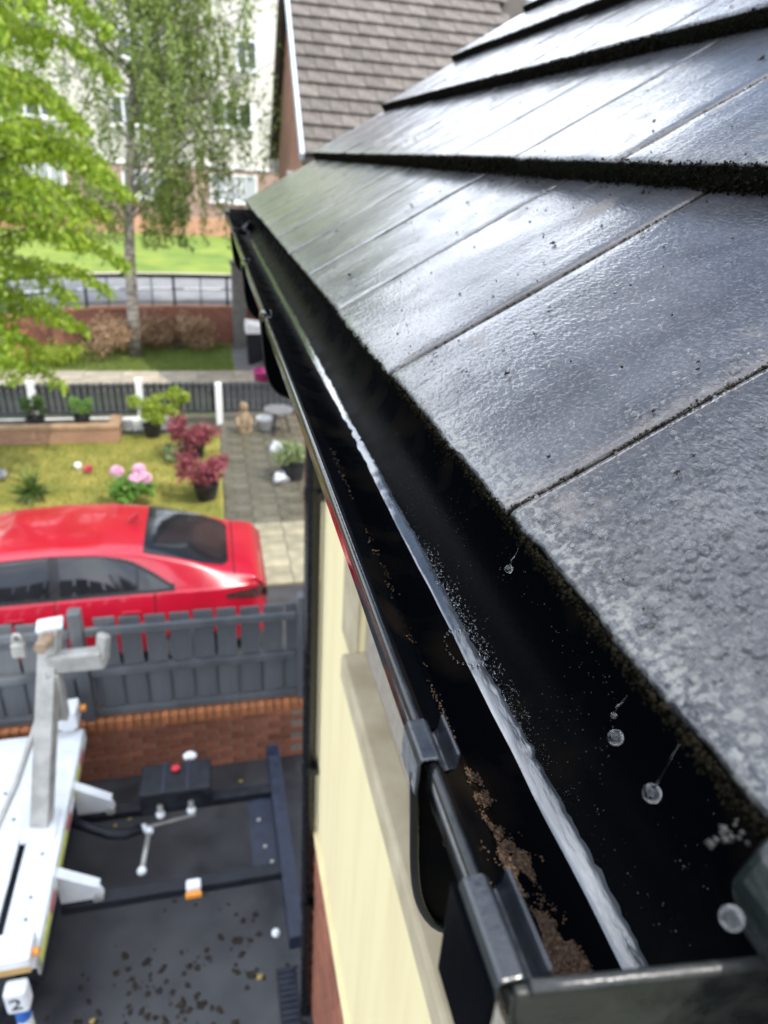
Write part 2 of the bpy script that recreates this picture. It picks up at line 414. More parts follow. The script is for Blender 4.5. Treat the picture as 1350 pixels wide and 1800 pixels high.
M_slab_wet_shade = mat('wet_shaded_paving_slab', (0.07, 0.065, 0.048), .2, (0.12, 0.11, 0.078), 3.5, bump=.15, bscale=60, rnd=.14, rough2=.5)  # wet slabs, with the shade farther up the path painted in too
ms = MB().box((0, 0, 0), (0.415, 0.435, 0.04)).mesh('slab', M_slab_lit)
ms2 = MB().box((0, 0, 0), (0.415, 0.435, 0.04)).mesh('wet_shaded_slab', M_slab_wet_shade)
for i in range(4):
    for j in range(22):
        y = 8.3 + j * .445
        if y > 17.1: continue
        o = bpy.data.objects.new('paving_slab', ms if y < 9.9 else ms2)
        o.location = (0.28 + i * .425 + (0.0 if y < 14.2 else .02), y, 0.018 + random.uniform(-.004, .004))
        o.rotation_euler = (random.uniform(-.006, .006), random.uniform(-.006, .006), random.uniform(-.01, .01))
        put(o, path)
pav = tag(sheet('pavement', -14, 6, 16.9, 18.5, 0.006, M_pathbed), 'footpath of pale concrete flags beyond the slatted fence')
M_flag = mat('pavement_flag', (0.24, 0.21, 0.16), .8, (0.38, 0.33, 0.25), 2.5, bump=.2, bscale=80, rnd=.14)
mf = MB().box((0, 0, 0), (0.89, 0.74, 0.09)).mesh('flag', M_flag)
for i in range(12):
    for j in range(2):
        o = bpy.data.objects.new('paving_flag', mf)
        x = -7.6 + i * .905 + j * .4
        o.location = (x, 17.32 + j * .76 + .03 * max(0, -x - 2) ** 1.6, 0.04); put(o, pav)
M_verge = mat('verge_grass', (0.07, 0.13, 0.028), .9, (0.20, 0.22, 0.055), 2.2, bump=.5, bscale=50, world_co=True)
tag(sheet('grass_verge', -14, 0.55, 18.5, 21.9, 0.02, M_verge), 'rough green verge in front of the red brick retaining wall')
M_greypave = mat('grey_pavers', (0.10, 0.10, 0.10), .7, (0.15, 0.145, 0.14), 5, world_co=True)
tag(sheet('side_path', 0.55, 1.75, 17.2, 23, 0.016, M_greypave), 'grey paved strip beside the neighbouring gable')

# upper terrace behind the retaining wall: road and grass bank
WP = [(4.5, 21.85), (2.0, 21.8), (0.5, 21.75), (-1.0, 21.7), (-2.2, 21.55), (-3.3, 21.25), (-4.3, 20.75), (-5.3, 20.05), (-6.5, 19.1), (-9.5, 16.6)]
def off(p, d):
    a = []
    for i, q in enumerate(p):
        t = Vector(p[min(i + 1, len(p) - 1)]) - Vector(p[max(i - 1, 0)]); t.normalize()
        nrm = Vector((t.y, -t.x)); nrm = nrm if nrm.y > 0 else -nrm
        a.append((q[0] + nrm.x * d, q[1] + nrm.y * d))
    return a
def ribbon(name, a, b, za, zb, m):
    mb = MB(); n = len(a)
    mb.add([(p[0], p[1], za) for p in a] + [(p[0], p[1], zb) for p in b], [(i, n + i, n + i + 1, i + 1) for i in range(n - 1)])
    return tag(mb.build(name, m), kind='structure')
far_pts = [(p[0] * (1 + 0.0) , 420.0) for p in WP]
M_bank = mat('bank_grass', (0.10, 0.17, 0.02), .9, (0.20, 0.255, 0.035), .7, bump=.4, bscale=40, world_co=True)
M_road = mat('road_asphalt', (0.16, 0.16, 0.165), .75, (0.21, 0.21, 0.215), 2.5, bump=.2, bscale=120, world_co=True)
M_kerb = mat('kerb_stone', (0.34, 0.30, 0.22), .8, (0.44, 0.39, 0.30), 4, world_co=True)
M_paint = mat('road_paint', (0.7, 0.7, 0.68), .6, (0.8, 0.8, 0.78), 9, world_co=True)
tag(ribbon('upper_footway', off(WP, .05), off(WP, 1.3), 1.10, 1.10, M_greypave), 'footway on top of the retaining wall behind the railings')
tag(ribbon('road', off(WP, 1.3), off(WP, 5.6), 1.04, 1.04, M_road), 'pale grey road curving behind the black railings')
for k in range(8):
    p = off(WP, 3.3); i = k
    a, b = Vector(p[i]), Vector(p[i + 1])
    q = MB().bar((a.x, a.y, 1.046), (a.x + (b.x - a.x) * .75, a.y + (b.y - a.y) * .75, 1.046), .22, .004).build('road_marking', M_paint)
    tag(q, kind='structure')
tag(ribbon('kerb', off(WP, 5.6), off(WP, 6.1), 1.14, 1.15, M_kerb), 'tan stone kerb along the far side of the road')
far2 = [(x, 60.0) for x in np.linspace(30, -40, len(WP))]
tag(ribbon('grass_bank', off(WP, 6.1), far2, 1.15, 1.75, M_bank), 'bright green grass bank beyond the road')

# ------------------------------------------------------------------ red brick retaining wall with railings
M_rwall = brickmat('retaining_brick', (0.27, 0.085, 0.055), (0.33, 0.12, 0.075), (0.26, 0.18, 0.13))
rw = thing('retaining_wall', 'curved red brick retaining wall under the black railings', 'wall', (-1, 21.7, 0))
def wallpath(name, p, d0, d1, z0, z1, m, parent):
    a, b = off(p, d0), off(p, d1); mb = MB(); n = len(a)
    v = [(q[0], q[1], z0) for q in a] + [(q[0], q[1], z1) for q in a] + [(q[0], q[1], z1) for q in b] + [(q[0], q[1], z0) for q in b]
    f = []
    for i in range(n - 1):
        for k in range(3): f.append((k * n + i, k * n + i + 1, (k + 1) * n + i + 1, (k + 1) * n + i))
    f += [(0, n, 2 * n, 3 * n), (n - 1, 4 * n - 1, 3 * n - 1, 2 * n - 1)]
    return mb.add(v, f).build(name, m, parent)
wallpath('wall', WP, 0, .22, -.01, 1.03, M_rwall, rw)
wallpath('coping', WP, -.03, .25, 1.03, 1.11, mat('coping_brick', (0.30, 0.12, 0.07), .85, (0.40, 0.2, 0.12), 6, world_co=True), rw)
pier = MB().bx(-5.15, -4.75, 19.75, 20.15, 0, .62).bx(-5.2, -4.7, 19.7, 20.2, .62, .7).build('brick_pier', mat('orange_brick', (0.42, 0.14, 0.07), .85, (0.5, 0.19, 0.1), 9))
tag(pier, 'short orange brick pier at the left end of the verge', 'brick pier')
M_rail = mat('railing_paint', (0.012, 0.012, 0.014), .45, (0.03, 0.03, 0.034), 20)
rl = thing('railing', 'black metal railing on top of the curved brick wall', 'railing', (-1, 21.8, 1.1))
RP = off(WP, .11)
for z, r in ((1.96, .028), (1.56, .018), (1.2, .018)):
    MB().tube([(p[0], p[1], z) for p in RP], r, 6).build('rail', M_rail, rl)
for i in range(len(RP) - 1):
    for t in (0.0, .5):
        p = Vector(RP[i]).lerp(Vector(RP[i + 1]), t)
        w = .035 if t == 0 else .016
        MB().bx(p.x - w, p.x + w, p.y - w, p.y + w, 1.11, 1.98).build('post', M_rail, rl)

# ------------------------------------------------------------------ far apartment block
M_wr = mat('white_render', (0.52, 0.49, 0.43), .85, (0.60, 0.57, 0.51), .8, world_co=True)
M_pinkbrick = brickmat('pink_brick', (0.33, 0.20, 0.16), (0.38, 0.24, 0.19), (0.36, 0.29, 0.25))
BY = 42.0
ab = thing('apartment_block', 'white rendered apartment block with pinkish brick ground floor behind the trees', 'building', (0, BY, 1.5))
MB().bx(-16, 4.2, BY, BY + 10, 4.45, 16).build('upper_wall', M_wr, ab)
MB().bx(-16, 4.2, BY - .03, BY + 10, 1.3, 4.45).build('ground_floor_wall', M_pinkbrick, ab)
MB().bx(-16.1, 4.3, BY - .12, BY + .02, 4.38, 4.52).build('string_course', M_white, ab)
M_shutter = mat('net_curtain', (0.25, 0.27, 0.30), .6, (0.5, 0.5, 0.5), 3, stretch=(6, 1, .3))
def window(par, x0, x1, z0, z1, y, n, pane=None, fr=.09):
    w = MB()
    w.bx(x0, x1, y - .06, y + .04, z0, z0 + fr); w.bx(x0, x1, y - .06, y + .04, z1 - fr, z1)
    for k in range(n + 1):
        x = x0 + (x1 - x0 - fr) * k / n; w.bx(x, x + fr, y - .062, y + .04, z0 + fr, z1 - fr)
    o = w.build('window', M_white, par)
    for k in range(n):
        a = x0 + fr + (x1 - x0 - fr) * k / n; b = x0 + (x1 - x0 - fr) * (k + 1) / n
        MB().bx(a, b, y - .03, y + .03, z0 + fr, z1 - fr).build('pane', pane or M_glass, o)
    MB().bx(x0 - .08, x1 + .08, y - .16, y + .02, z0 - .1, z0).build('sill', M_white, o)
    return o
for x0, x1, z0, z1, n in ((0.3, 2.75, 2.8, 4.15, 3), (-4.1, -1.9, 2.8, 4.15, 3), (0.5, 2.6, 6.3, 7.5, 3), (-4.3, -2.6, 6.1, 7.4, 3),
                          (-3.75, -2.0, 9.0, 10.25, 3), (1.85, 2.9, 8.9, 10.2, 2), (-9.0, -6.8, 6.2, 7.5, 3), (-9.0, -6.8, 9.0, 10.3, 3), (-9, -6.8, 2.8, 4.15, 3)):
    window(ab, x0, x1, z0, z1, BY - .04, n, M_shutter if z0 < 3 else None)
MB().bx(-16.4, 4.5, BY - .5, BY + 10.5, 16, 16.4).build('roof', M_wr, ab)
bw = MB().bx(-14, 6, 38.9, 39.15, 1.3, 2.15).build('garden_wall', brickmat('far_wall_brick', (0.48, 0.22, 0.13), (0.52, 0.27, 0.17), (0.42, 0.3, 0.2)))
tag(bw, 'low orange brick wall at the top of the grass bank', 'wall')

# ------------------------------------------------------------------ neighbouring house with brown roof
NX, NY0, NY1, NRY = 1.80, 14.5, 21.0, 17.75
NZ0, NZR = G + 0.02, G + 3.45
M_nbrick = brickmat('neighbour_brick', (0.30, 0.12, 0.075), (0.37, 0.16, 0.10), (0.30, 0.24, 0.19), axis='YZ')
nh = thing('gabled_house', 'red brick gabled house with brown tiled roof and pale blue verge', 'house', (NX + 3, NRY, 0))
MB().prism([(NY0 + .25, 0), (NY1 - .25, 0), (NY1 - .25, NZ0 - .05), (NRY, NZR - .12), (NY0 + .25, NZ0 - .05)], lambda a, b, t: (t, a, b), NX + .12, NX + 8).build('wall', M_nbrick, nh)
sl = Vector((0, NRY - NY0, NZR - NZ0)); slen = sl.length; su = sl.normalized(); ang = math.atan2(sl.z, sl.y)
roofn = MB()
roofn.prism([(NY0, NZ0 - .05), (NRY, NZR - .05), (NY1, NZ0 - .05), (NY1, NZ0 - .13), (NRY, NZR - .13), (NY0, NZ0 - .13)], lambda a, b, t: (t, a, b), NX, NX + 8.1)
rn = roofn.build('roof', mat('roof_felt', (0.05, 0.042, 0.035), .9, (0.07, 0.06, 0.05), 4), nh)
M_btile = mat('brown_tile', (0.095, 0.080, 0.068), .75, (0.165, 0.142, 0.124), 5, bump=.3, bscale=70, rnd=.22)
tb = MB(); tw, tl = .372, .40
for i in range(6):                                   # slightly cambered tile
    pass
prof = [(0, 0), (tw * .08, .014), (tw * .5, .010), (tw * .8, .012), (tw, .004), (tw, -.014), (0, -.014)]
tb.prism(prof, lambda a, b, t: (a, t, b), 0, tl)
tmesh = tb.mesh('brown_tile', M_btile)
rows = int(slen / .335)
for r in range(rows + 1):
    for c in range(13 if r % 2 else 12):
        o = bpy.data.objects.new('roof_tile', tmesh)
        base = Vector((NX + .03 + (c * .38 + (.19 if r % 2 else 0) if c < 12 else 0), NY0 - .05, NZ0 - .0)) + su * (r * .335)
        o.matrix_basis = Matrix.Translation(base + Vector((0, 0, .05 + random.uniform(-.004, .004)))) @ Matrix.Rotation(ang - R(8.5), 4, 'X') @ Matrix.Rotation(random.uniform(-.012, .012), 4, 'Z') @ Matrix.Diagonal((.5 if c == 12 else 1, 1, 1, 1))
        put(o, rn)
M_verge_b = mat('verge_paint', (0.42, 0.50, 0.58), .5, (0.52, 0.58, 0.64), 5)
def along(a, b, w, h): return MB().bar(a, b, w, h)
along((NX - .02, NY0 - .06, NZ0 - .02), (NX - .02, NRY, NZR + .03), .07, .16).build('verge_strip', M_verge_b, nh)
M_barge = mat('barge_board', (0.05, 0.042, 0.035), .6, (0.085, 0.07, 0.06), 5)
along((NX - .03, NY1 + .05, NZ0 - .12), (NX - .03, NRY, NZR - .02), .10, .26).build('barge_board', M_barge, nh)
along((NX + .06, NY0 + .05, NZ0 - .19), (NX + .06, NRY, NZR - .19), .12, .04).build('soffit', M_barge, nh)
MB().bx(NX - .1, NX + .12, NY1 - .35, NY1 + .15, NZ0 - .42, NZ0 - .14).build('box_end', M_white, nh)
wo = MB().bx(NX + .06, NX + .13, 17.2, 17.9, 3.6, 4.9).build('window', M_white, nh)
MB().bx(NX + .05, NX + .10, 17.28, 17.82, 3.68, 4.82).build('pane', M_glass, wo)

# ------------------------------------------------------------------ our house: wall, soffit, window, brickwork
WX = 0.44
WY0, WY1 = 0.12, 2.80
hs = thing('house', 'cream rendered house whose wet tiled roof and eaves fill the view', 'house', (WX + 1.5, 1.5, 0))
RB = 1.78            # bottom of the render
RX, RZ = XE + 11 * GA * math.cos(PITCH), ZE + 11 * GA * math.sin(PITCH)
WIN0, WIN1, WZ0, WZ1 = 0.35, 1.90, 3.685, 4.60
w = MB()
w.bx(WX, WX + .25, WY0, WIN0, RB, G - .24); w.bx(WX, WX + .25, WIN1, WY1, RB, G - .24)
w.bx(WX, WX + .25, WIN0, WIN1, RB, WZ0); w.bx(WX, WX + .25, WIN0, WIN1, WZ1, G - .24)
w.build('wall', M_render, hs)
MB().bx(WX + .02, WX + 6, WY0 + .02, WY1 - .02, 0, G - .26).bx(RX - .2, 6.4, WY0 + .02, WY1 - .02, G - .26, G - .25).build('inner_wall', M_mortar, hs)
MB().prism([(WX + .3, G - .26), (RX, G - .26), (RX, RZ - .12)], lambda a, b, t: (a, t, b), WY1 - .3, WY1 - .02).build('gable', M_render, hs)
bmesh_ = MB().box((0, 0, 0), (.03, .215, .065)).mesh('brick', M_brick)
lw = MB().bx(WX + .003, WX + .02, WY0, WY1, 0, RB - .02).build('brick_wall', M_mortar, hs)
nb = 0
for r in range(23):
    for c in range(13):
        y = WY0 + .1 + c * .225 + (.11 if r % 2 else 0)
        if y + .11 > WY1 + .01: continue
        o = bpy.data.objects.new('brick', bmesh_)
        o.location = (WX + .004 + random.uniform(-.002, .002), y, RB - .06 - r * .075); put(o, lw); nb += 1
MB().bx(WX - .02, WX + .03, WY0 - .02, WY1 + .01, RB - .03, RB + .01).build('bellcast', M_render, hs, bevel=.006)
# window with tan stone surround
win = MB()
for a in ((WIN0, WIN0 + .07, WZ0, WZ1), (WIN1 - .07, WIN1, WZ0, WZ1), (1.18, 1.24, WZ0, WZ1)):
    win.bx(WX + .03, WX + .09, a[0], a[1], a[2], a[3])
win.bx(WX + .032, WX + .088, WIN0, WIN1, WZ0, WZ0 + .08); win.bx(WX + .032, WX + .088, WIN0, WIN1, WZ1 - .07, WZ1)
wf = win.build('window', M_white, hs, bevel=.006)
MB().bx(WX + .05, WX + .07, WIN0 + .06, WIN1 - .06, WZ0 + .07, WZ1 - .06).build('pane', M_glass, wf)
MB().bx(WX - .065, WX + .03, WIN0 - .15, WIN1 + .0, WZ0 - .10, WZ0 + .003).build('sill', M_stone, wf, bevel=.012)
MB().bx(WX - .012, WX + .05, WIN1 + .002, WIN1 + .27, WZ0 - .1, WZ1 + .1).build('jamb', M_stone, wf, bevel=.006)
MB().bx(WX - .012, WX + .05, WIN0 - .19, WIN1 + .0, WZ1 + .003, WZ1 + .13).build('lintel', M_stone, wf, bevel=.006)
# soffit, fascia and roof body
MB().bx(.212, WX + .02, Y0 - .02, Y0 + NT * TW + .02, G - .375, G - .36).build('soffit', M_upvc, hs)
MB().bx(.196, .212, Y0 - .02, Y0 + NT * TW + .02, G - .38, G - .205).build('fascia', M_upvc, hs)
roof = MB()
c_, s_ = math.cos(PITCH), math.sin(PITCH)
def rp(d, n): return (XE + d * c_ - n * s_, ZE + d * s_ + n * c_)
poly = [rp(.06, -.075), rp(11 * GA, -.075), rp(11 * GA, -.11), rp(.06, -.11)]
roof.prism(poly, lambda a, b, t: (a, t, b), Y0 + .01, Y0 + NT * TW - .01)
poly = [(RX, RZ - .07), (RX + 3.1, RZ - 2.1), (RX + 3.1, RZ - 2.2), (RX, RZ - .12)]
roof.prism(poly, lambda a, b, t: (a, t, b), Y0 + .01, Y0 + NT * TW - .01)
ro = roof.build('roof', mat('roof_underlay', (0.012, 0.012, 0.012), .9, (0.02, 0.02, 0.02), 5), hs)

def tile_mesh(seed):
    rnd = random.Random(seed)
    L_ = GA + .075; wdt = TW - .0028
    px = [(L_, -TT), (.003, -TT), (.0005, -TT + .003), (-.001, -TT * .5), (0, -.0045), (.0012, -.0016), (.004, -.0004), (.009, 0)]
    xs = [.02, .05, .09, .14, .19, .24, .29, .335, L_]
    prof = px + [(x, 0) for x in xs]
    ys = [0, .0016, .006] + [wdt * k / 14 for k in range(1, 14)] + [wdt - .006, wdt - .0016, wdt]
    mb = MB(); n = len(prof); v = []
    off_ = Vector((seed * 7.1, seed * 3.3, 1.7))
    for j, y in enumerate(ys):
        e = min(y, wdt - y)
        lo = .0022 if e < 1e-6 else (.0006 if e < .003 else 0)
        for i, (x, z) in enumerate(prof):
            q = noise.noise(Vector((x * 14, y * 14, 0)) + off_) * .0011 + noise.noise(Vector((x * 60, y * 60, 3)) + off_) * .0004
            jx = (noise.noise(Vector((y * 55, z * 90, 9)) + off_) * .0022 + noise.noise(Vector((y * 170, z * 150, 5)) + off_) * .0012) if x < .012 else 0
            zz = z + (q if z > -.006 else 0) - (lo if z > -.006 else 0)
            v.append((x + jx, y, zz))
    f = []
    for j in range(len(ys) - 1):
        for i in range(n):
            f.append((j * n + i, j * n + (i + 1) % n, (j + 1) * n + (i + 1) % n, (j + 1) * n + i))
    f.append(tuple(range(n - 1, -1, -1))); b = (len(ys) - 1) * n; f.append(tuple(b + i for i in range(n)))
    mb.add(v, f)
    return mb.mesh('roof_tile', M_tile, True)
tms = [tile_mesh(i) for i in range(6)]
for me in tms:
    me.set_sharp_from_angle(angle=R(50))
COURSES = 11
def tile_frame(k, y):
    """local x up the slope, y along the eaves, z off the top face"""
    ox, oz = XE + k * GA * math.cos(PITCH), ZE + k * GA * math.sin(PITCH)
    m = Matrix(((math.cos(TILT), 0, -math.sin(TILT), ox), (0, 1, 0, y), (math.sin(TILT), 0, math.cos(TILT), oz), (0, 0, 0, 1)))
    return m
half_me = None
for k in range(COURSES):
    for i in range(NT + (1 if k % 2 else 0)):
        y = Y0 + i * TW - (TW / 2 if k % 2 else 0)
        o = bpy.data.objects.new('roof_tile', tms[(i * 5 + k * 3) % 6])
        jit = Matrix.Translation((random.uniform(-.0025, .0025), .002, random.uniform(-.0012, .0012))) @ Matrix.Rotation(random.uniform(-.004, .004), 4, 'Z')
        sc = Matrix.Identity(4)
        if k % 2 and i in (0, NT):
            sc = Matrix.Diagonal((1, .5, 1, 1))
            if i == 0: y += TW / 2
        o.matrix_basis = tile_frame(k, y) @ jit @ sc
        put(o, ro)
rc = MB()
for j in range(8):
    pass
ridge = MB().tube([(RX - .02, Y0 - .03, RZ - .03), (RX - .02, Y0 + NT * TW + .03, RZ - .03)], .12, 16).build('ridge', mat('ridge_tile', (0.05, 0.05, 0.055), .5, (0.09, 0.09, 0.095), 8), ro, True)
# verge cloak at the far and near ends
for yy in (Y0 + NT * TW + .004, Y0 - .014):
    MB().prism([rp(-.004, -.028), rp(11 * GA, -.028), rp(11 * GA, -.10), rp(-.004, -.10)], lambda a, b, t: (a, t, b), yy, yy + .01).build('verge_board', M_upvc_dusty, hs)

# moss along the butts, in the joints, and crumbs lying on the tiles
def on_tile(k, x, y, z):
    return tile_frame(k, 0) @ Vector((x, y, z))
pts, sz = [], []
for k in range(0, 6):
    n = (4200, 9000, 6000, 3000, 1200, 700)[k]
    for _ in range(n):
        y = Y0 + NT * TW * random.random() ** 1.7
        if k == 0:
            z = -TT * random.random() ** 1.6 * .9; x = -.001 + random.uniform(-.001, .002)
            if noise.noise(Vector((y * 9, 2.2, 0))) < -.25 and random.random() < .7: continue
            s = random.uniform(.0005, .0017)
        else:
            z = random.uniform(-TT, .0005); x = random.uniform(-.004, .001)
            s = random.uniform(.0007, .0021) * (1 + .5 * (y > 1.2))
            if z > -.004: s *= random.uniform(.5, 1.0)
        pts.append(on_tile(k, x, y, z)); sz.append(s)
tag(blobs('moss', np.array([tuple(p) for p in pts]), sz, M_moss, ro), kind='stuff')
pts, sz = [], []
for k in range(0, 6):
    for i in range(NT + 1):                          # joint fill
        y = Y0 + i * TW - (TW / 2 if k % 2 else 0)
        if y < Y0 + .02: continue
        dens = int(420 if k < 2 else 200)
        for _ in range(dens):
            x = random.uniform(.0, GA - .01)
            if noise.noise(Vector((x * 26, i * 3.1, k * 5.7))) < -.30: continue
            pts.append(on_tile(k, x, y + random.gauss(0, .0007), -.0016 + random.uniform(-.002, .001))); sz.append(random.uniform(.0004, .0012) * (1 + .6 * (y > 1)))
    for _ in range(240 if k < 4 else 60):             # loose crumbs
        x, y = random.uniform(.01, GA - .01), Y0 + NT * TW * random.random() ** 1.3
        s = random.uniform(.0006, .0017) if random.random() < .94 else random.uniform(.002, .004)
        for _q in range(1 if s < .0013 else 22):
            pts.append(on_tile(k, x + random.gauss(0, s * .4), y + random.gauss(0, s * .4), s * .3 + abs(random.gauss(0, s * .3)))); sz.append(s if s < .0013 else s * random.uniform(.14, .32))
    for _ in range(160):                              # crumbs gathered under the next butt
        x, y = GA - abs(random.gauss(0, .012)) - .002, Y0 + NT * TW * random.random()
        s = random.uniform(.0007, .002); pts.append(on_tile(k, x, y, s * .4)); sz.append(s)
tag(blobs('moss_crumbs', np.array([tuple(p) for p in pts]), sz, M_crumb, ro), kind='stuff')

# ------------------------------------------------------------------ gutter
GX, GZ, GR = 0.1345, G - 0.207, 0.058
GD = 0.066                    # trough depth below the lip
GY0, GY1 = 0.105, Y0 + NT * TW + .02
gt = thing('gutter', 'black half round plastic gutter running along the eaves', 'gutter', (GX, 1.6, GZ - GD))
def half(r, a0=180, a1=360, n=22):
    return [(GX + r * math.cos(R(a0 + (a1 - a0) * i / n)), GZ + r * GD / GR * math.sin(R(a0 + (a1 - a0) * i / n))) for i in range(n + 1)]
inner, outer = half(GR - .0022), half(GR)
# rolled front lip then trough then back lip
front = [(GX - GR - .0030, GZ - .013), (GX - GR - .0036, GZ - .003), (GX - GR - .0034, GZ + .0004), (GX - GR - .0026, GZ + .0018), (GX - GR - .0012, GZ + .0022), (GX - GR + .0, GZ + .0016), (GX - GR + .0008, GZ + .0002)]
back = [(GX + GR - .0022, GZ + .006), (GX + GR, GZ + .006)]
sect = [(GX - GR + .0003, GZ - .0006)] + inner + back + outer[::-1]
lip = front + [(GX - GR + .0012, GZ - .004), (GX - GR + .0002, GZ - .013), (GX - GR - .0016, GZ - .0145)]
mb = MB(); n = len(sect); ys = np.linspace(GY0, GY1, 40); v = []
for y in ys:
    dz = noise.noise(Vector((0, y * 2.1, 0))) * .0012; dx = noise.noise(Vector((4, y * 2.6, 0))) * .0012
    v += [(a + dx, y, b + dz) for a, b in sect]
f = [(j * n + i, (j + 1) * n + i, (j + 1) * n + (i + 1) % n, j * n + (i + 1) % n) for j in range(len(ys) - 1) for i in range(n)]
ch = mb.add(v, f).build('channel', M_trough, gt, True)
ch.data.set_sharp_from_angle(angle=R(40))
lv_ = []
for y in ys:
    dz = noise.noise(Vector((0, y * 2.1, 0))) * .0012; dx = noise.noise(Vector((4, y * 2.6, 0))) * .0012
    lv_ += [(a + dx, y, b + dz) for a, b in lip]
nl = len(lip)
MB().add(lv_, [(j * nl + i, (j + 1) * nl + i, (j + 1) * nl + (i + 1) % nl, j * nl + (i + 1) % nl) for j in range(len(ys) - 1) for i in range(nl)]).build('lip', mat('lip_upvc', (0.004, 0.005, 0.006), .07, (0.012, 0.013, 0.014), 90, bump=.05, bscale=300, spec=.7, world_co=True, rough2=.2), gt, True)
def ring_sect(r0, r1, y0, y1, a0=178, a1=360):
    a, b = half(r0, a0, a1, 24), half(r1, a0, a1, 24)
    return MB().prism(a + b[::-1], lambda p, q, t: (p, t, q), y0, y1)
def clip_sect(k):
    P_ = [(-.0085, -.014), (-.0085, .002), (-.007, .0052), (-.0005, .0052), (.0012, .0035), (.0020, -.001), (.0040, -.0032), (.0062, -.001), (.0070, .0062),
          (.0084, .0062), (.0078, -.002), (.0042, -.0052), (.0008, -.0025), (.0, .002), (-.001, .0035), (-.0062, .0035), (-.0070, .001), (-.0070, -.014)]
    return [(GX - GR + a * k, GZ + b * k) for a, b in P_]
def lobe(z0=.011):
    """deep rounded flange that hangs below the front of the gutter"""
    o_ = [(.0695, -.216), (.0715, -.240), (.0745, -.275), (.079, -.298), (.0865, -.3145), (.098, -.3245), (.115, -.330), (.135, -.331), (.16, -.325)]
    i_ = [(.16, -.290), (.135, -.287), (.112, -.282), (.096, -.268), (.086, -.250), (.080, -.232), (.0775, -.216)]
    def sm(p):
        q = []
        for i in range(len(p) - 1):
            p0, p1, p2, p3 = p[max(i - 1, 0)], p[i], p[i + 1], p[min(i + 2, len(p) - 1)]
            for k in range(3):
                t = k / 3; q.append(tuple(.5 * (2 * p1[d] + (p2[d] - p0[d]) * t + (2 * p0[d] - 5 * p1[d] + 4 * p2[d] - p3[d]) * t * t + (3 * p1[d] - p0[d] - 3 * p2[d] + p3[d]) * t ** 3) for d in (0, 1)))
        return q + [p[-1]]
    return [(a, G + b) for a, b in sm(o_) + i_]
def bracket(y, wdt=.022):
    br = ring_sect(GR + .001, GR + .004, y - wdt / 2, y + wdt / 2, 186, 356).build('bracket', M_upvc, gt, True)
    br.data.set_sharp_from_angle(angle=R(40))
    MB().prism(lobe(), lambda p, q, t: (p, t, q), y - .002, y + .002).build('flange', M_trough, br, bevel=.0012)
    rim_ = [(a, y - .004, b) for a, b in lobe()[:25]]
    MB().tube(rim_, .0022, 8).build('flange_rim', M_upvc, br, True)
    MB().tube([(.090 + .0035 * math.cos(R(a)), y - .0022, G - .262 + .0035 * math.sin(R(a))) for a in range(0, 361, 30)], .0005, 6).build('maker_mark', M_upvc, br)
    MB().prism(clip_sect(1.0), lambda p, q, t: (p, t, q), y - wdt / 2, y + wdt / 2).build('clip', M_clip, br, bevel=.0007)
    return br
for y in (.196, 1.04, 1.60, 2.30): bracket(y)
# stop end at the near end
un = ring_sect(GR + .001, GR + .0045, GY0 - .004, GY0 + .032, 180, 360).build('stop_end', M_upvc_dusty, gt, True)
un.data.set_sharp_from_angle(angle=R(40))
plate = [(a, b + .003) for a, b in half(GR + .0035, 180, 360, 24)]
MB().prism(plate, lambda p, q, t: (p, t - (p - .07) * .10, q), GY0 - .0045, GY0 - .001).build('end_plate', M_upvc_dusty, un, bevel=.001)
MB().tube([(GX - GR + .001 + 2 * GR * i / 12, GY0 - .004 - (2 * GR * i / 12) * .10, GZ + .0035) for i in range(13)], .0022, 10).build('rim', M_upvc_dusty, un, True)
MB().prism(clip_sect(1.02), lambda p, q, t: (p, t, q), GY0 - .002, GY0 + .031).build('clip', M_clip, un, bevel=.0008)
MB().prism([(GX - GR - .0105, GZ - .045), (GX - GR - .0105, GZ + .001), (GX - GR - .0088, GZ + .001), (GX - GR - .0080, GZ - .045)], lambda p, q, t: (p, t, q), GY0 - .004, GY0 + .033).build('skirt', M_trough, un, bevel=.0006)
# far stop end and union
MB().prism(half(GR + .004, 180, 360, 20), lambda p, q, t: (p, t, q), GY1, GY1 + .004).build('end_plate', M_upvc, gt)
fu = ring_sect(GR + .001, GR + .006, 2.85, 3.05).build('union', M_upvc, gt, True)
MB().bx(GX - GR - .012, GX - GR + .010, 2.85, 3.05, GZ + .004, GZ + .012).build('clip', M_upvc, fu)

# water lying along the bottom of the trough
def edge(y, s): return .5 * noise.noise(Vector((s, y * 9, 0))) + .35 * noise.noise(Vector((s, y * 31, 2)))
WZ = GZ - GD + .003
NW = 13
ys = np.linspace(GY0 + .002, GY1 - .01, 900); v = []; f = []
def trough(a, r=None):                                   # a in degrees from straight down, + towards the house
    r = (GR - .0022) if r is None else r
    return GX + r * math.sin(R(a)), GZ - r * GD / GR * math.cos(R(a))
for j, y in enumerate(ys):
    lo = 5.5 + 2.4 * edge(y * .7, 3) + 4.5 * min(1, y / 1.2)
    hi = 17.0 + 3.6 * edge(y * .8, 8) + 1.6 * noise.noise(Vector((8, y * 150, 1))) + 1.2 * noise.noise(Vector((8, y * 420, 1))) + 3.0 * min(1, max(0, y - .3))
    for i in range(NW):
        t = i / (NW - 1); a = lo + (hi - lo) * t
        x, z = trough(a, GR - .0024 - .0006 * math.sin(math.pi * t) ** .5)
        z += .00010 * noise.noise(Vector((x * 160, y * 50, 0)))
        v.append((x, y, z))
for j in range(len(ys) - 1):
    for i in range(NW - 1): f.append((j * NW + i, j * NW + i + 1, (j + 1) * NW + i + 1, (j + 1) * NW + i))
wt = MB().add(v, f).build('rainwater', M_trickle, None, True)
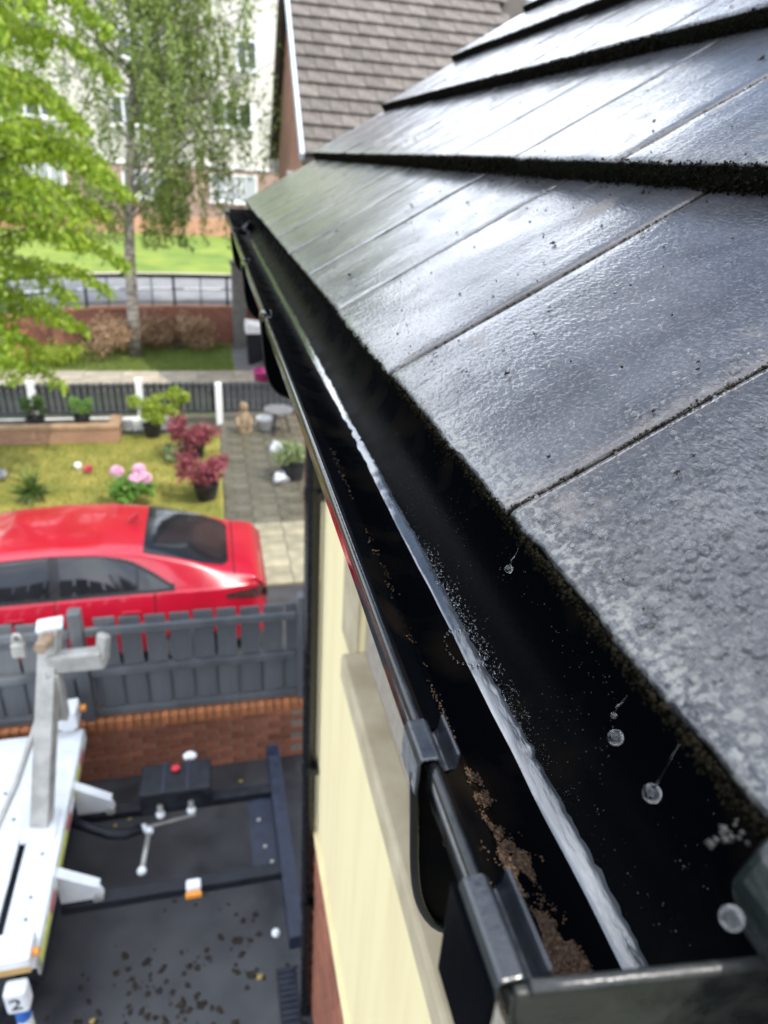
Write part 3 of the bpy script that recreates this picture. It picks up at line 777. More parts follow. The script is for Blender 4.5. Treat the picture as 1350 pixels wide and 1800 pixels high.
tag(wt, 'shallow rainwater trickling along the bottom of the gutter', 'water', kind='stuff')

pts, sz = [], []
for _ in range(1200):
    y = random.choice((random.gauss(.36, .05), random.gauss(.255, .03), random.uniform(.13, 1.3)))
    if y < GY0 + .01: continue
    a = 17 + abs(random.gauss(0, 4.5)) + 3.6 * edge(y * .8, 8)
    s_ = random.uniform(.0002, .0006) if random.random() < .93 else random.uniform(.0006, .0012)
    x, z = trough(a, GR - .0024); pts.append((x, y, z + s_ * .3)); sz.append(s_)
tag(blobs('gutter_beads', np.array(pts), sz, M_water, jit=.05, smooth=True), 'tiny water beads clinging beside the trickle in the gutter', 'water beads', kind='stuff')
# silt lying on the front side of the trough
pts, sz = [], []
for cy, cx, ly, lx, n in ((.131, .1150, .027, .0125, 17000), (.181, .1165, .010, .0075, 3600), (.172, .111, .006, .003, 900), (.214, .1125, .022, .0050, 1100), (.30, .111, .05, .003, 200), (.165, .114, .055, .017, 900), (.42, .113, .07, .004, 300), (.62, .113, .08, .004, 200)):
    for _ in range(n):
        q_ = math.sqrt(random.random()); w_ = random.uniform(0, 2 * math.pi)
        y, x = cy + q_ * math.sin(w_) * ly + random.gauss(0, .0012), cx + q_ * math.cos(w_) * lx + random.gauss(0, .0007)
        if abs(y - cy) > ly * 1.2 or y < GY0 + .002: continue
        if noise.noise(Vector((x * 130, y * 90, 1))) < (-.02 if cy > .15 else -.38) + .45 * max(0, q_ - .55) + random.uniform(-.12, .12): continue
        x = min(max(x, GX - GR + .012), GX - .004)
        z = GZ - GD / GR * math.sqrt(max((GR - .0022) ** 2 - (x - GX) ** 2, 1e-8)); s = random.uniform(.00025, .0008)
        if random.random() < .02: s *= 1.8
        pts.append((x, y, z + s * .5 + random.random() * .0006)); sz.append(s)
tag(blobs('silt', np.array(pts), sz, M_silt), 'brown silt grains settled on the front side of the gutter', 'silt', kind='stuff')
# fine specks and green scum on the house side of the trough
pts, sz = [], []
for _ in range(1300):
    a = R(random.uniform(292, 345)); y = GY0 + .01 + 1.5 * random.random() ** 1.6
    if noise.noise(Vector((a * 3, y * 14, 5))) < .02: continue
    r = GR - .0026; pts.append((GX + r * math.cos(a), y, GZ + r * GD / GR * math.sin(a))); sz.append(random.uniform(.00015, .0005))
tag(blobs('scum', np.array(pts), sz, mat('green_scum', (0.03, 0.035, 0.02), .8, (0.14, 0.13, 0.08), 300, world_co=True)), 'fine grey green specks on the back of the gutter', 'dirt', kind='stuff')

# ------------------------------------------------------------------ falling drops
def drop(c, r, label, strand=None, sq=1.0):
    o = MB().ball(c, r, 28, 18, (1, 1, sq)).build('water_drop', M_drop, None, True)
    tag(o, label, 'water drop', 'drops falling from the eaves')
    if strand:
        MB().tube(strand, [.00022, .00028, .0003, .0004], 6).build('strand', M_drop, o, True)
def st(c, r, up, dxx=0.004, dy_=0.0):
    c = Vector(c); return [c + Vector((dxx, dy_, up)), c + Vector((dxx * .55, dy_ * .5, up * .6)), c + Vector((dxx * .2, 0, r + .004)), c + Vector((0, 0, r * .8))]
d1 = (.150, .300, G - .193); drop(d1, .0023, 'small water drop highest up under the tile joint', st(d1, .0023, .013))
d2 = (.150, .183, G - .2015); drop(d2, .0031, 'water drop with a tiny bead above it, middle of the falling drops')
d3 = (.150, .156, G - .203); drop(d3, .0034, 'large water drop hanging on a long thread of water', st(d3, .0034, .024, .005))
d4 = (.1280, .0935, G - .1760); drop(d4, .0031, 'nearest and biggest water drop beside the grey verge cap')
d5 = (.151, .189, G - .1955); drop(d5, .0012, 'tiny water bead just above a falling drop', st(d5, .0012, .010))
d6 = (.121, .33, G - .218); drop(d6, .0010, 'tiny splash bead above the ring splash in the gutter')
# splash crown on the water
cr_ = MB()
for k in range(26):
    a = 2 * math.pi * k / 26; r = .012 + random.uniform(-.001, .001)
    cr_.ball((GX + .010 + r * math.cos(a), .330 + 1.5 * r * math.sin(a), WZ + .0022 + max(0, math.cos(a)) * .004), random.uniform(.0006, .0013), 8, 6)
tag(cr_.build('splash_ring', M_water, None, True), 'ring of splash beads where a drop hit the gutter water', 'splash')

# beads of rain standing on the nearest tiles
def beads():
    nu, nv = 8, 3
    P, F = [], []
    base = [(0, 0, 1.0)] + [(math.sin(math.pi / 2 * j / nv) * math.cos(2 * math.pi * i / nu), math.sin(math.pi / 2 * j / nv) * math.sin(2 * math.pi * i / nu), math.cos(math.pi / 2 * j / nv)) for j in range(1, nv + 1) for i in range(nu)]
    tri = [(0, 1 + i, 1 + (i + 1) % nu) for i in range(nu)]
    for j in range(nv - 1):
        for i in range(nu):
            a, b, c, d = 1 + j * nu + i, 1 + j * nu + (i + 1) % nu, 1 + (j + 1) * nu + (i + 1) % nu, 1 + (j + 1) * nu + i
            tri += [(a, d, c), (a, c, b)]
    base = np.array(base); tri = np.array(tri)
    n = 0
    for _ in range(15000):
        y = Y0 + .01 + .55 * random.random() ** 1.2; x = random.uniform(.012, GA - .02)
        dens = max(.02, 1 - (y - Y0) / .36) * (.45 + .9 * max(0, noise.noise(Vector((x * 16, y * 16, 4))) + .25))
        if random.random() > dens: continue
        s = random.uniform(.0006, .0016) if random.random() < .8 else random.uniform(.0016, .0029)
        b = base * np.array([s * random.uniform(.9, 1.25), s, s * .55]); p = on_tile(0, x, y, .0002)
        m = np.array(tile_frame(0, 0))[:3, :3]
        P.append(b @ m.T + np.array(tuple(p))); F.append(tri + n); n += len(base)
    return np.concatenate(P), np.concatenate(F)
bv, bf = beads()
tag(npobj('rain_beads', bv, bf, M_water, None, True), 'beads of rain standing on the nearest wet roof tile', 'rain beads', kind='stuff')
# a sprig of bright moss on the nearest tile
pts = np.array([tuple(on_tile(0, .232 + random.gauss(0, .0022), .222 + random.gauss(0, .003), abs(random.gauss(.002, .0015)))) for _ in range(60)])
tag(blobs('moss_sprig', pts, rng.uniform(.0008, .002, 60), mat('bright_moss', (0.10, 0.14, 0.02), .8, (0.25, 0.30, 0.06), 400, world_co=True)), 'small bright green moss sprig on the nearest roof tile', 'moss')

# verge cap at the near corner of the roof
vc = thing('verge_cap', 'grey plastic verge cap at the near corner of the roof', 'verge cap', (.17, .05, G - .2))
M_cap = mat('grey_cap', (0.008, 0.011, 0.011), .2, (0.018, 0.022, 0.022), 25, spec=.7, bump=.1, bscale=200, rough2=.5)
MB().prism([(.152, G - .210), (.1425, G - .188), (.149, G - .1695), (.32, G - .0705), (.32, G - .14), (.20, G - .21)], lambda p, q, t: (p, t, q), -.03, .1115).build('cap_body', M_cap, vc, bevel=.005, seg=3)
lp = np.array([(.148 + random.gauss(0, .0028), .1195 + random.gauss(0, .0016), G - .1795 + random.gauss(0, .0016)) for _ in range(14)])
blobs('mortar_crumbs', lp, rng.uniform(.0008, .0020, 14), mat('lime_mortar', (0.010, 0.010, 0.009), .7, (0.03, 0.03, 0.028), 150), vc)
MB().bx(.17, .24, -.02, .085, G - .33, G - .222).build('cap_return', M_upvc, vc, bevel=.004)

# ------------------------------------------------------------------ downpipe
dp = thing('downpipe', 'black plastic downpipe at the corner of the cream wall', 'downpipe', (.39, 2.74, 0))
MB().tube([(.392, 2.74, .0), (.392, 2.74, 4.72), (.385, 2.75, 4.80), (.25, 2.85, 4.88), (.15, 2.90, 4.93), (GX, 2.9, 4.95)], .037, 18).build('pipe', M_upvc, dp, True)
for z in (1.15, 2.28, 3.9):
    MB().tube([(.392, 2.74, z - .03), (.392, 2.74, z + .03)], .043, 18).bx(.40, WX + .002, 2.69, 2.79, z - .02, z + .02).build('pipe_clip', M_upvc, dp)

# ------------------------------------------------------------------ grey close boarded fence on brick plinth
FY = 5.07
pl = thing('plinth_wall', 'low red brick wall under the grey board fence', 'wall', (-.3, FY, 0))
plc = MB().bx(-5.6, .70, FY - .018, FY + .15, 0, .61).build('core', M_mortar, pl)
pb = MB().box((0, 0, 0), (.215, .1, .065)).mesh('brick', M_brick)
M_cop = mat('coping_brick_near', (0.34, 0.12, 0.05), .7, (0.50, 0.20, 0.08), 10, bump=.3, bscale=120, rnd=.2)
for r in range(8):
    for c in range(17):
        x = -3.05 + c * .225 + (.11 if r % 2 else 0)
        if x + .11 > .72: continue
        o = bpy.data.objects.new('brick', pb); o.location = (x, FY + .025 + random.uniform(-.002, .002), .03 + r * .075); put(o, pl)
pb2 = MB().box((0, 0, 0), (.066, .215, .1)).mesh('coping_brick', M_cop)
for c in range(50):
    o = bpy.data.objects.new('coping_brick', pb2); o.location = (-3.1 + c * .0765, FY + .04, .655 + random.uniform(-.002, .002)); put(o, pl)
M_fence = mat('grey_fence_paint', (0.075, 0.081, 0.090), .5, (0.115, 0.121, 0.130), 5, bump=.15, bscale=40, rnd=.1, stretch=(1, 1, .15), rough2=.7)
fn = thing('board_fence', 'slate grey vertical board fence on the low brick wall', 'fence', (-.4, FY, .76))
bm1 = MB().box((0, 0, 0), (.166, .018, .94)).mesh('fence_board', M_fence)
k = 0
for x in np.arange(-4.9, .62, .196):
    if abs(x + 1.2) < .07 or abs(x + 3.1) < .07: continue
    o = bpy.data.objects.new('fence_board', bm1)
    o.location = (x + random.uniform(-.004, .004), FY + .045, 1.25 + random.uniform(-.008, .008)); o.rotation_euler = (0, random.uniform(-.006, .006), 0); put(o, fn)
    k += 1
bm3 = MB().box((0, 0, 0), (.12, .016, .44)).mesh('fence_board', M_fence)
for x in np.arange(-4.9 + .098, .62, .196):          # cover strips behind the lower gaps
    if abs(x + 1.2) < .07 or abs(x + 3.1) < .07: continue
    o = bpy.data.objects.new('fence_board', bm3); o.location = (x, FY + .0635, 1.0); put(o, fn)
for x0, x1 in ((-4.95, -3.15), (-3.05, -1.25), (-1.14, .60)):
    for z in (1.62, 1.20, .765):
        MB().bx(x0, x1, FY - .015, FY + .033, z - .035, z + .035).build('fence_rail', M_fence, fn, bevel=.006)
for x in (-4.98, -3.1, -1.195, .655):
    MB().bx(x - .05, x + .05, FY - .04, FY + .07, .708, 1.83).build('fence_post', M_fence, fn, bevel=.008)

# ------------------------------------------------------------------ red car
def pch(xs, ys_, x):
    return float(np.interp(x, xs, ys_))
def smooth_interp(xs, ys_, n=400):
    g = np.linspace(xs[0], xs[-1], n); y = np.interp(g, xs, ys_)
    for _ in range(26): y[1:-1] = (y[:-2] + 2 * y[1:-1] + y[2:]) / 4
    return g, y
CL = 4.62
U = {}
U['top'] = smooth_interp([0, .06, .45, .8, 1.25, 1.7, 2.2, 2.7, 3.05, 3.7, 4.2, 4.5, 4.62], [.84, 1.0, 1.095, 1.235, 1.37, 1.43, 1.44, 1.41, 1.32, .99, .90, .78, .62])
U['belt'] = smooth_interp([0, .1, 1, 2, 3, 3.8, 4.3, 4.62], [.84, .93, .965, .945, .915, .87, .80, .58])
U['w'] = smooth_interp([0, .12, .5, 1.2, 2.5, 3.7, 4.25, 4.62], [.64, .76, .875, .92, .92, .90, .80, .58])
U['wr'] = smooth_interp([0, .5, 1.2, 1.9, 2.7, 3.2, 3.7, 4.3, 4.62], [.62, .60, .575, .585, .575, .62, .66, .62, .45])
def U_(k, u): return float(np.interp(u, *U[k]))
def section(u):
    w, wr, zb, zt = U_('w', u), U_('wr', u), U_('belt', u), U_('top', u)
    dh = max(zt - zb, .03)
    cab = min(1, max(0, (dh - .1) / .25))
    wb = w * (.93 - .02 * cab)
    c = [(w * .90, .22), (w * .97, .30), (w, .50), (w * .995, .66), (w * .975, .80), (wb, zb), (wb * .985 - .02 * cab, zb + dh * .06),
         (wr + .045, zb + dh * .80), (wr, zb + dh * .90), (wr * .82, zb + dh * .965), (wr * .4, zb + dh * .995), (0, zt)]
    return c
SUBV = 9
def dense(c):
    o = []
    for i in range(len(c) - 1):
        p0, p1, p2, p3 = c[max(i - 1, 0)], c[i], c[i + 1], c[min(i + 2, len(c) - 1)]
        for k in range(SUBV):
            t = k / SUBV; q = []
            for d in (0, 1):
                lin = p1[d] + (p2[d] - p1[d]) * t
                cat = .5 * ((2 * p1[d]) + (-p0[d] + p2[d]) * t + (2 * p0[d] - 5 * p1[d] + 4 * p2[d] - p3[d]) * t * t + (-p0[d] + 3 * p1[d] - 3 * p2[d] + p3[d]) * t ** 3)
                q.append(.4 * lin + .6 * cat)
            o.append(tuple(q))
    o.append(c[-1]); return o
CXR, CYC = .45, 7.42
car = thing('red_car', 'shiny red fastback car parked behind the grey board fence', 'car', (CXR - 2.3, CYC, 0))
NU = 330; us = np.linspace(0, CL, NU); grid = []
for u in us:
    d = dense(section(u)); grid.append([(a, b) for a, b in d] + [(-a, b) for a, b in d[:-1][::-1]])
nvv = len(grid[0]); half_n = (nvv + 1) // 2
def vpar(j):
    jj = j if j < half_n else nvv - 1 - j
    return jj / SUBV
cells = {'body': [(i, j) for i in range(NU - 1) for j in range(nvv - 1)]}
M_red = mat('red_car_paint', (0.32, 0.002, 0.016), .28, (0.36, 0.003, 0.020), 3, spec=.5, coat=.8, coatr=.05)
M_cglass = mat('car_glass', (0.008, 0.009, 0.011), .04, (0.014, 0.015, 0.018), 3, spec=.7)
M_trim = mat('car_trim', (0.008, 0.008, 0.009), .25, (0.014, 0.014, 0.015), 12)
def carpt(i, j, e=0):
    a, b = grid[i][j]; return (CXR - us[i], CYC - a * (1 - e), b - e)
bodyv = [carpt(i, j) for i in range(NU) for j in range(nvv)]
for key, cl_ in cells.items():
    mb = MB(); mb.v = list(bodyv); mb.f = [(i * nvv + j, i * nvv + j + 1, (i + 1) * nvv + j + 1, (i + 1) * nvv + j) for i, j in cl_]
    if key == 'body':
        mb.f.append(tuple(range(nvv))); mb.f.append(tuple((NU - 1) * nvv + j for j in range(nvv - 1, -1, -1)))
    used = sorted({i for q in mb.f for i in q}); mp = {a: b for b, a in enumerate(used)}
    mb.v = [mb.v[i] for i in used]; mb.f = [tuple(mp[i] for i in q) for q in mb.f]
    mb.build(key, {'body': M_red, 'trim': M_trim}.get(key, M_cglass), car, True)
def surf(u, v, sgn, e):
    d = dense(section(u)); f_ = min(max(v * SUBV, 0), len(d) - 1.001); k = int(f_); t = f_ - k
    a, b = d[k]; a2, b2 = d[k + 1]; n_ = Vector((b2 - b, -(a2 - a))); n_ = n_.normalized() if n_.length else Vector((0, 1))
    x_, z_ = a + (a2 - a) * t + n_.x * e, b + (b2 - b) * t + n_.y * e
    return (CXR - u, CYC + sgn * x_, z_)
def panel(name, m, sgn, ulist, vlo, vhi, e, nv=8):
    mb = MB(); n = len(ulist)
    for u in ulist:
        for k in range(nv + 1): mb.v.append(surf(u, vlo(u) + (vhi(u) - vlo(u)) * k / nv, sgn, e))
    mb.f = [(i * (nv + 1) + k, i * (nv + 1) + k + 1, (i + 1) * (nv + 1) + k + 1, (i + 1) * (nv + 1) + k) for i in range(n - 1) for k in range(nv)]
    return mb.build(name, m, car, True)
def g_hi(u): return float(np.interp(u, [1.00, 1.15, 1.4, 1.75, 2.2, 2.7, 3.1, 3.45, 3.66], [6.12, 6.42, 6.78, 7.05, 7.18, 7.15, 6.85, 6.35, 6.1]))
def g_lo(u): return 6.08
for sgn in (-1, 1):
    panel('window_trim', M_trim, sgn, np.linspace(.97, 3.70, 60), lambda u: 5.86, lambda u: g_hi(u) + .13, .004)
    for a_, b_ in ((1.02, 1.33), (1.36, 2.11), (2.21, 3.0), (3.03, 3.6)):
        panel('side_window', M_cglass, sgn, np.linspace(a_, b_, 24), g_lo, g_hi, .007)
    for u0, v0, v1 in ((2.155, 1.5, 5.85), (1.17, 3.0, 5.85), (3.35, 1.5, 5.85)):
        panel('shut_line', M_trim, sgn, [u0, u0 + .012], lambda u, a=v0: a, lambda u, b=v1: b, .0025, 30)
def across(name, ulist, vb, e, m):
    mb = MB(); nv = 16
    for u in ulist:
        for k in range(-nv, nv + 1):
            v_ = 11 - (11 - vb(u)) * abs(k) / nv
            mb.v.append(surf(u, v_, 1 if k > 0 else -1, e))
    w_ = 2 * nv + 1; mb.f = [(i * w_ + k, i * w_ + k + 1, (i + 1) * w_ + k + 1, (i + 1) * w_ + k) for i in range(len(ulist) - 1) for k in range(2 * nv)]
    return mb.build(name, m, car, True)
across('rear_window', np.linspace(.40, 1.28, 30), lambda u: float(np.interp(u, [.40, .46, .66, 1.2, 1.28], [9.3, 8.75, 8.2, 7.95, 8.1])), .005, M_cglass)
across('shut_line', [.335, .348], lambda u: 6.3, .003, M_trim)
across('windscreen', np.linspace(2.98, 3.68, 24), lambda u: 8.0, .005, M_cglass)
for s in (-1, 1):
    for u in (.88, 3.68):
        y = CYC + s * .80
        wo = MB().tube([(CXR - u, y - .11, .335), (CXR - u, y + .11, .335)], .335, 28).build('wheel', M_trim, car)
        MB().tube([(CXR - u, y + s * .112, .335), (CXR - u, y + s * .125, .335)], .22, 20).build('rim', mat('alloy', (.4, .4, .42), .3, (.5, .5, .52), 5, metal=.9), wo)
    # wrap round tail lamp and bright strip
    tl_ = MB()
    for k in range(10):
        u0, u1 = .02 + k * .042, .02 + (k + 1) * .042
        def P_(u, z): return (CXR - u + .006, CYC + s * (U_('w', u) * (1.0 - .35 * max(0, z - .78)) + .004), z)
        hgt = .075 * (1 - k / 13)
        tl_.add([P_(u0, .85 - hgt + k * .003), P_(u1, .85 - hgt + k * .003), P_(u1, .85 + hgt * .7 + k * .004), P_(u0, .85 + hgt * .7 + k * .004)], [(0, 1, 2, 3)])
    tl_.build('tail_light', mat('lamp_smoke', (0.03, 0.01, 0.012), .1, (0.06, 0.02, 0.02), 20, coat=1), car)
    MB().box((CXR - 2.85, CYC + s * 1.0, .98), (.16, .18, .12)).build('wing_mirror', M_red, car, bevel=.03)
MB().bx(CXR - .01, CXR + .012, CYC - .70, CYC + .70, .76, .85).build('tail_strip', MC['lamp_smoke'], car)
for s in (-1,):
    for u in (1.42, 2.55):
        MB().box((CXR - u, CYC + s * .925, .82), (.2, .02, .03)).build('door_handle', M_red, car, bevel=.008)
MB().prism([(0, 1.455), (.12, 1.445), (0.02, 1.53)], lambda a, b, t: (CXR - 1.35 - a, t, b), CYC - .02, CYC + .02).build('aerial_fin', M_red, car)

# ------------------------------------------------------------------ white tracked access platform on the driveway
ap = thing('access_platform', 'white access platform machine with black outrigger frame parked on the driveway', 'machine', (-1.6, 3.9, 0))
M_wm = mat('white_machine_paint', (0.62, 0.64, 0.65), .35, (0.76, 0.78, 0.79), 6, bump=.12, bscale=60, rough2=.55)
M_gal = mat('galvanised', (0.30, 0.295, 0.27), .5, (0.42, 0.41, 0.38), 9, metal=.3)
DZ = .85
dk = MB().bx(-3.3, -1.475, 3.02, 4.78, DZ - .03, DZ).build('deck', M_wm, ap, bevel=.004)
MB().bx(-1.425, -1.20, 2.86, 4.80, DZ - .05, DZ + .004).build('side_rail', M_wm, ap, bevel=.006)
MB().bx(-1.475, -1.425, 3.78, 4.78, DZ - .04, DZ - .002).build('deck_plate', M_wm, ap)
MB().bx(-3.2, -1.26, 3.05, 4.7, .36, DZ - .06).build('chassis', M_dark, ap, bevel=.02)
for y in (3.2, 4.5):
    for x in (-1.5, -3.0): MB().tube([(x - .1, y, .28), (x + .1, y, .28)], .28, 22).build('wheel', M_dark, ap)
MB().bx(-1.199, -1.185, 2.86, 4.80, DZ - .11, DZ - .004).build('skirt', M_gal, ap)
M_y = mat('tape_yellow', (0.55, 0.60, 0.04), .4, (0.62, 0.66, 0.06), 20); M_r = mat('tape_red', (0.42, 0.03, 0.05), .4, (0.5, 0.05, 0.07), 20)
for k in range(12):
    MB().bx(-1.185, -1.181, 2.9 + k * .155, 2.9 + k * .155 + .145, DZ - .07, DZ - .02).build('reflective_tape', (M_y, M_y, M_r, M_wm)[k % 4], ap)
# bolts and holes on the deck
M_hole = mat('hole', (0.01, 0.01, 0.01), .8, (0.02, 0.02, 0.02), 9)
for x, y in ((-1.31, 3.15), (-1.31, 3.3), (-1.55, 3.95), (-1.58, 3.4), (-1.30, 3.62), (-1.52, 4.55), (-1.66, 4.2), (-1.74, 3.7)):
    MB().tube([(x, y, DZ + .0), (x, y, DZ + .006)], .011, 10).build('bolt', M_hole, ap)
# gusset plates that carry the outrigger frame
for y in (4.21, 3.47):
    g_ = MB().prism([(-1.2, DZ - .02), (-.955, .66), (-.925, .60), (-.925, .50), (-1.0, .46), (-1.2, .47)], lambda a, b, t: (a, t, b), y - .012, y + .012).build('gusset', M_wm, ap)
    MB().bar((-1.2, y, DZ - .008), (-.94, y, .655), .075, .018).build('gusset_flange', M_wm, g_, bevel=.004)
    MB().bar((-1.2, y, .475), (-.93, y, .505), .07, .016).build('gusset_foot', M_wm, g_)
    MB().tube([(-.955, y - .04, .545), (-.955, y + .03, .545)], .034, 14).build('pivot', M_gal, g_)
MB().bx(-1.2, .30, 4.17, 4.26, .45, .53).build('outrigger_beam', M_dark, ap, bevel=.006)
MB().bx(-1.2, .30, 3.42, 3.51, .45, .53).build('outrigger_beam', M_dark, ap, bevel=.006)
M_navy = mat('navy_steel', (0.010, 0.014, 0.028), .35, (0.022, 0.030, 0.052), 12, spec=.45, rough2=.55)
MB().bar((.335, 4.68, .475), (.355, 2.92, .475), .11, .13).build('crossbar', M_navy, ap, bevel=.01)
MB().bx(.10, .285, 3.515, 4.165, .455, .475).build('foot_plate', M_navy, ap)
for x, y in ((.20, 3.7), (.24, 3.56), (.17, 3.95)): MB().tube([(x, y, .475), (x, y, .485)], .014, 8).build('bolt', M_gal, ap)
MB().tube([(-1.22, 4.08, .60), (-1.08, 4.03, .56), (-.94, 3.98, .52), (-.82, 3.98, .50), (-.72, 4.02, .49)], .036, 12).build('hydraulic_hose', M_dark, ap, True)
rod = MB().tube([(-.72, 4.02, .49), (-.32, 4.1, .47)], .013, 10).build('ram_rod', M_gal, ap)
MB().tube([(-.735, 4.015, .49), (-.685, 4.03, .49)], .03, 12).build('rod_end', M_wm, rod)
lv = MB().tube([(-.66, 3.98, .5), (-.69, 3.64, .5)], .018, 12).build('lever', M_gal, ap, True)
for p in ((-.66, 3.98, .5), (-.69, 3.64, .5)): MB().ball(p, .034, 12, 8).build('lever_knob', M_wm, lv, True)
cb_ = MB().bx(-.72, -.18, 4.06, 4.36, .58, .80).build('control_box', M_dark, ap, bevel=.02)
MB().bx(-.55, -.53, 4.055, 4.362, .80, .806).bx(-.37, -.35, 4.055, 4.362, .80, .806).build('box_strap', M_navy, cb_)
MB().lathe([(.0001, .04), (.03, .036), (.034, .015), (.02, .01), (.02, 0)], (-.45, 4.27, .80), 16).build('stop_button', mat('stop_red', (.55, .02, .03), .35, (.6, .03, .04), 9), cb_, True)
MB().ball((-.345, 4.40, .80), .055, 14, 8, (1, .7, .7)).build('beacon', M_wm, cb_, True)
for x in (-.57, -.34):
    sp_ = MB().tube([(x, 4.055, .68), (x, 4.03, .60)], .022, 10).build('support_pin', M_gal, cb_)
    MB().ball((x, 4.035, .60), .036, 12, 8).build('pin_head', M_wm, sp_, True)
ml = MB().bx(-.37, -.27, 3.37, 3.44, .535, .60).build('marker_light', M_wm, ap, bevel=.012)
M_or = mat('orange_lens', (.75, .26, .02), .25, (.8, .3, .03), 9)
MB().bx(-.375, -.265, 3.335, 3.368, .52, .565).build('lens', M_or, ml, bevel=.01)
MB().ball((.22, 3.02, .47), .03, 10, 8).build('end_bolt', M_wm, ap, True)
# leaning boom rest with arm
A, B = Vector((-1.35, 3.86, DZ)), Vector((-1.20, 4.42, 2.16))
po = MB().bar(A, B, .13, .10).build('boom_rest', M_gal, ap, bevel=.008)
MB().bx(-1.46, -1.24, 3.72, 3.98, DZ + .005, DZ + .03).build('rest_base', M_wm, po)
t8 = A.lerp(B, .84)
MB().bar(t8 + Vector((0, -.02, -.02)), t8 + Vector((.38, -.08, .03)), .10, .15).build('rest_arm', M_gal, po, bevel=.02)
MB().bar(t8 + Vector((.36, -.08, .02)), t8 + Vector((.39, -.05, .21)), .10, .06).build('arm_stop', M_gal, po, bevel=.02)
MB().prism([(-.14, -.38), (.07, -.42), (.07, .0), (-.02, .02)], lambda a, b, t: tuple(t8 + Vector((a, t - .05, b - .08))), -.05, .05).build('rest_gusset', M_gal, po, bevel=.01)
pk_ = MB().box(t8 + Vector((-.17, -.03, .12)), (.09, .05, .11)).build('padlock', M_gal, po, bevel=.012)
MB().tube([t8 + Vector((-.17 + .03 * math.cos(R(a)), -.03, .18 + .07 * math.sin(R(a)))) for a in range(0, 181, 20)], .010, 8).build('shackle', M_gal, pk_)
MB().bar(B + Vector((-.09, -.01, .01)), B + Vector((.08, .01, .02)), .14, .03).build('rest_cap', M_wm, po, bevel=.008)
MB().tube([t8 + Vector((-.02, -.1, .16)), t8 + Vector((.03, .08, .18))], .045, 12).build('latch_pin', mat('rusty_pin', (.25, .17, .11), .7, (.38, .27, .18), 20), po)
MB().tube([t8 + Vector((-.10, -.08, -.40)), t8 + Vector((-.24, -.42, -.72)), t8 + Vector((-.42, -.75, -1.02))], .022, 10).build('stay', M_gal, po)
# corner boxes with orange lamps
MB().bx(-1.36, -1.27, 4.78, 4.86, DZ - .02, DZ + .08).build('box_post', M_wm, ap)
fb = MB().bx(-1.42, -1.22, 4.72, 4.90, DZ + .08, DZ + .25).build('corner_box', M_wm, ap, bevel=.01)
MB().tube([(-1.21, 4.86, DZ + .17), (-1.17, 4.86, DZ + .17)], .03, 12).build('lens', M_or, fb)
nbx = MB().bx(-1.62, -1.215, 2.83, 3.01, DZ - .02, DZ + .10).build('corner_box', M_wm, ap, bevel=.01)
MB().bx(-1.62, -1.217, 2.822, 2.829, DZ - .015, DZ + .03).build('ply_edge', mat('ply', (.42, .26, .09), .7, (.5, .32, .12), 20), nbx)
MB().tube([(-1.214, 2.90, DZ + .05), (-1.18, 2.90, DZ + .05)], .024, 12).build('lens', M_or, nbx)
lg = MB().bx(-1.36, -1.235, 2.72, 2.82, .62, .81).build('leg_head', M_wm, ap, bevel=.02)
for k in range(4):
    MB().tube([(-1.295, 2.77, .615 - k * .1), (-1.295, 2.765, .517 - k * .1)], .042, 14).build('leg_band', (mat('tape_blue', (.03, .12, .40), .4, (.05, .16, .48), 15), M_wm, M_y, MC['tape_blue'])[k], lg)
fc = bpy.data.curves.new('two', 'FONT'); fc.body = '2'; fc.size = .14; fc.extrude = .002; fc.align_x = 'CENTER'; fc.align_y = 'CENTER'
fo = bpy.data.objects.new('tmp', fc); col.objects.link(fo)
bpy.context.view_layer.update()
me = bpy.data.meshes.new_from_object(fo.evaluated_get(bpy.context.evaluated_depsgraph_get())); bpy.data.objects.remove(fo)
me.materials.clear(); me.materials.append(M_hole)
num = bpy.data.objects.new('number', me)
num.matrix_basis = Matrix.Translation((-1.297, 2.717, .715)) @ Matrix.Rotation(R(90), 4, 'X'); put(num, lg)

# leaf litter and grit on the tarmac
pts, sz = [], []
for _ in range(420):
    x, y = random.gauss(-.35, .45), random.gauss(2.8, .38)
    if x > .40 or noise.noise(Vector((x * 3, y * 3, 0))) < -.1: continue
    s = random.uniform(.008, .034); pts.append((x, y, s * .12)); sz.append(s)
tag(blobs('leaf_litter', np.array(pts), sz, mat('litter', (0.008, 0.007, 0.005), .8, (0.03, 0.02, 0.01), 30, world_co=True), squash=(1, 1, .22)), 'dark wet leaf litter scattered on the tarmac', 'leaf litter', kind='stuff')
pts = [(-1.0, 2.95, .01), (.1, 3.02, .01), (-.2, 2.65, .01), (-.9, 4.55, .012), (-.78, 4.45, .012), (.18, 4.6, .012), (-.1, 4.62, .012), (.05, 4.8, .012), (-1.02, 4.5, .01)]
for i, p in enumerate(pts):
    o = blobs('fallen_leaf', np.array([p, (p[0] + .012, p[1] + .008, p[2])]), [.022, .016], mat('yellow_leaf', (0.32, 0.24, 0.05), .6, (0.45, 0.35, 0.12), 30), squash=(1, 1, .3))
    tag(o, ('yellow leaf lying on the tarmac beside the machine leg', 'tan leaf on the tarmac near the end of the crossbar', 'pinkish leaf amid the dark litter in the middle of the tarmac',
            'pale leaf left of the black control box', 'small pale leaf between gusset and control box', 'yellow leaf beside the top of the crossbar', 'tan leaf behind the control box under the brick wall',
            'leaf close to the brick wall right of the control box', 'green tinged leaf by the brick wall beside the machine')[i], 'leaf', 'fallen leaves on the driveway')
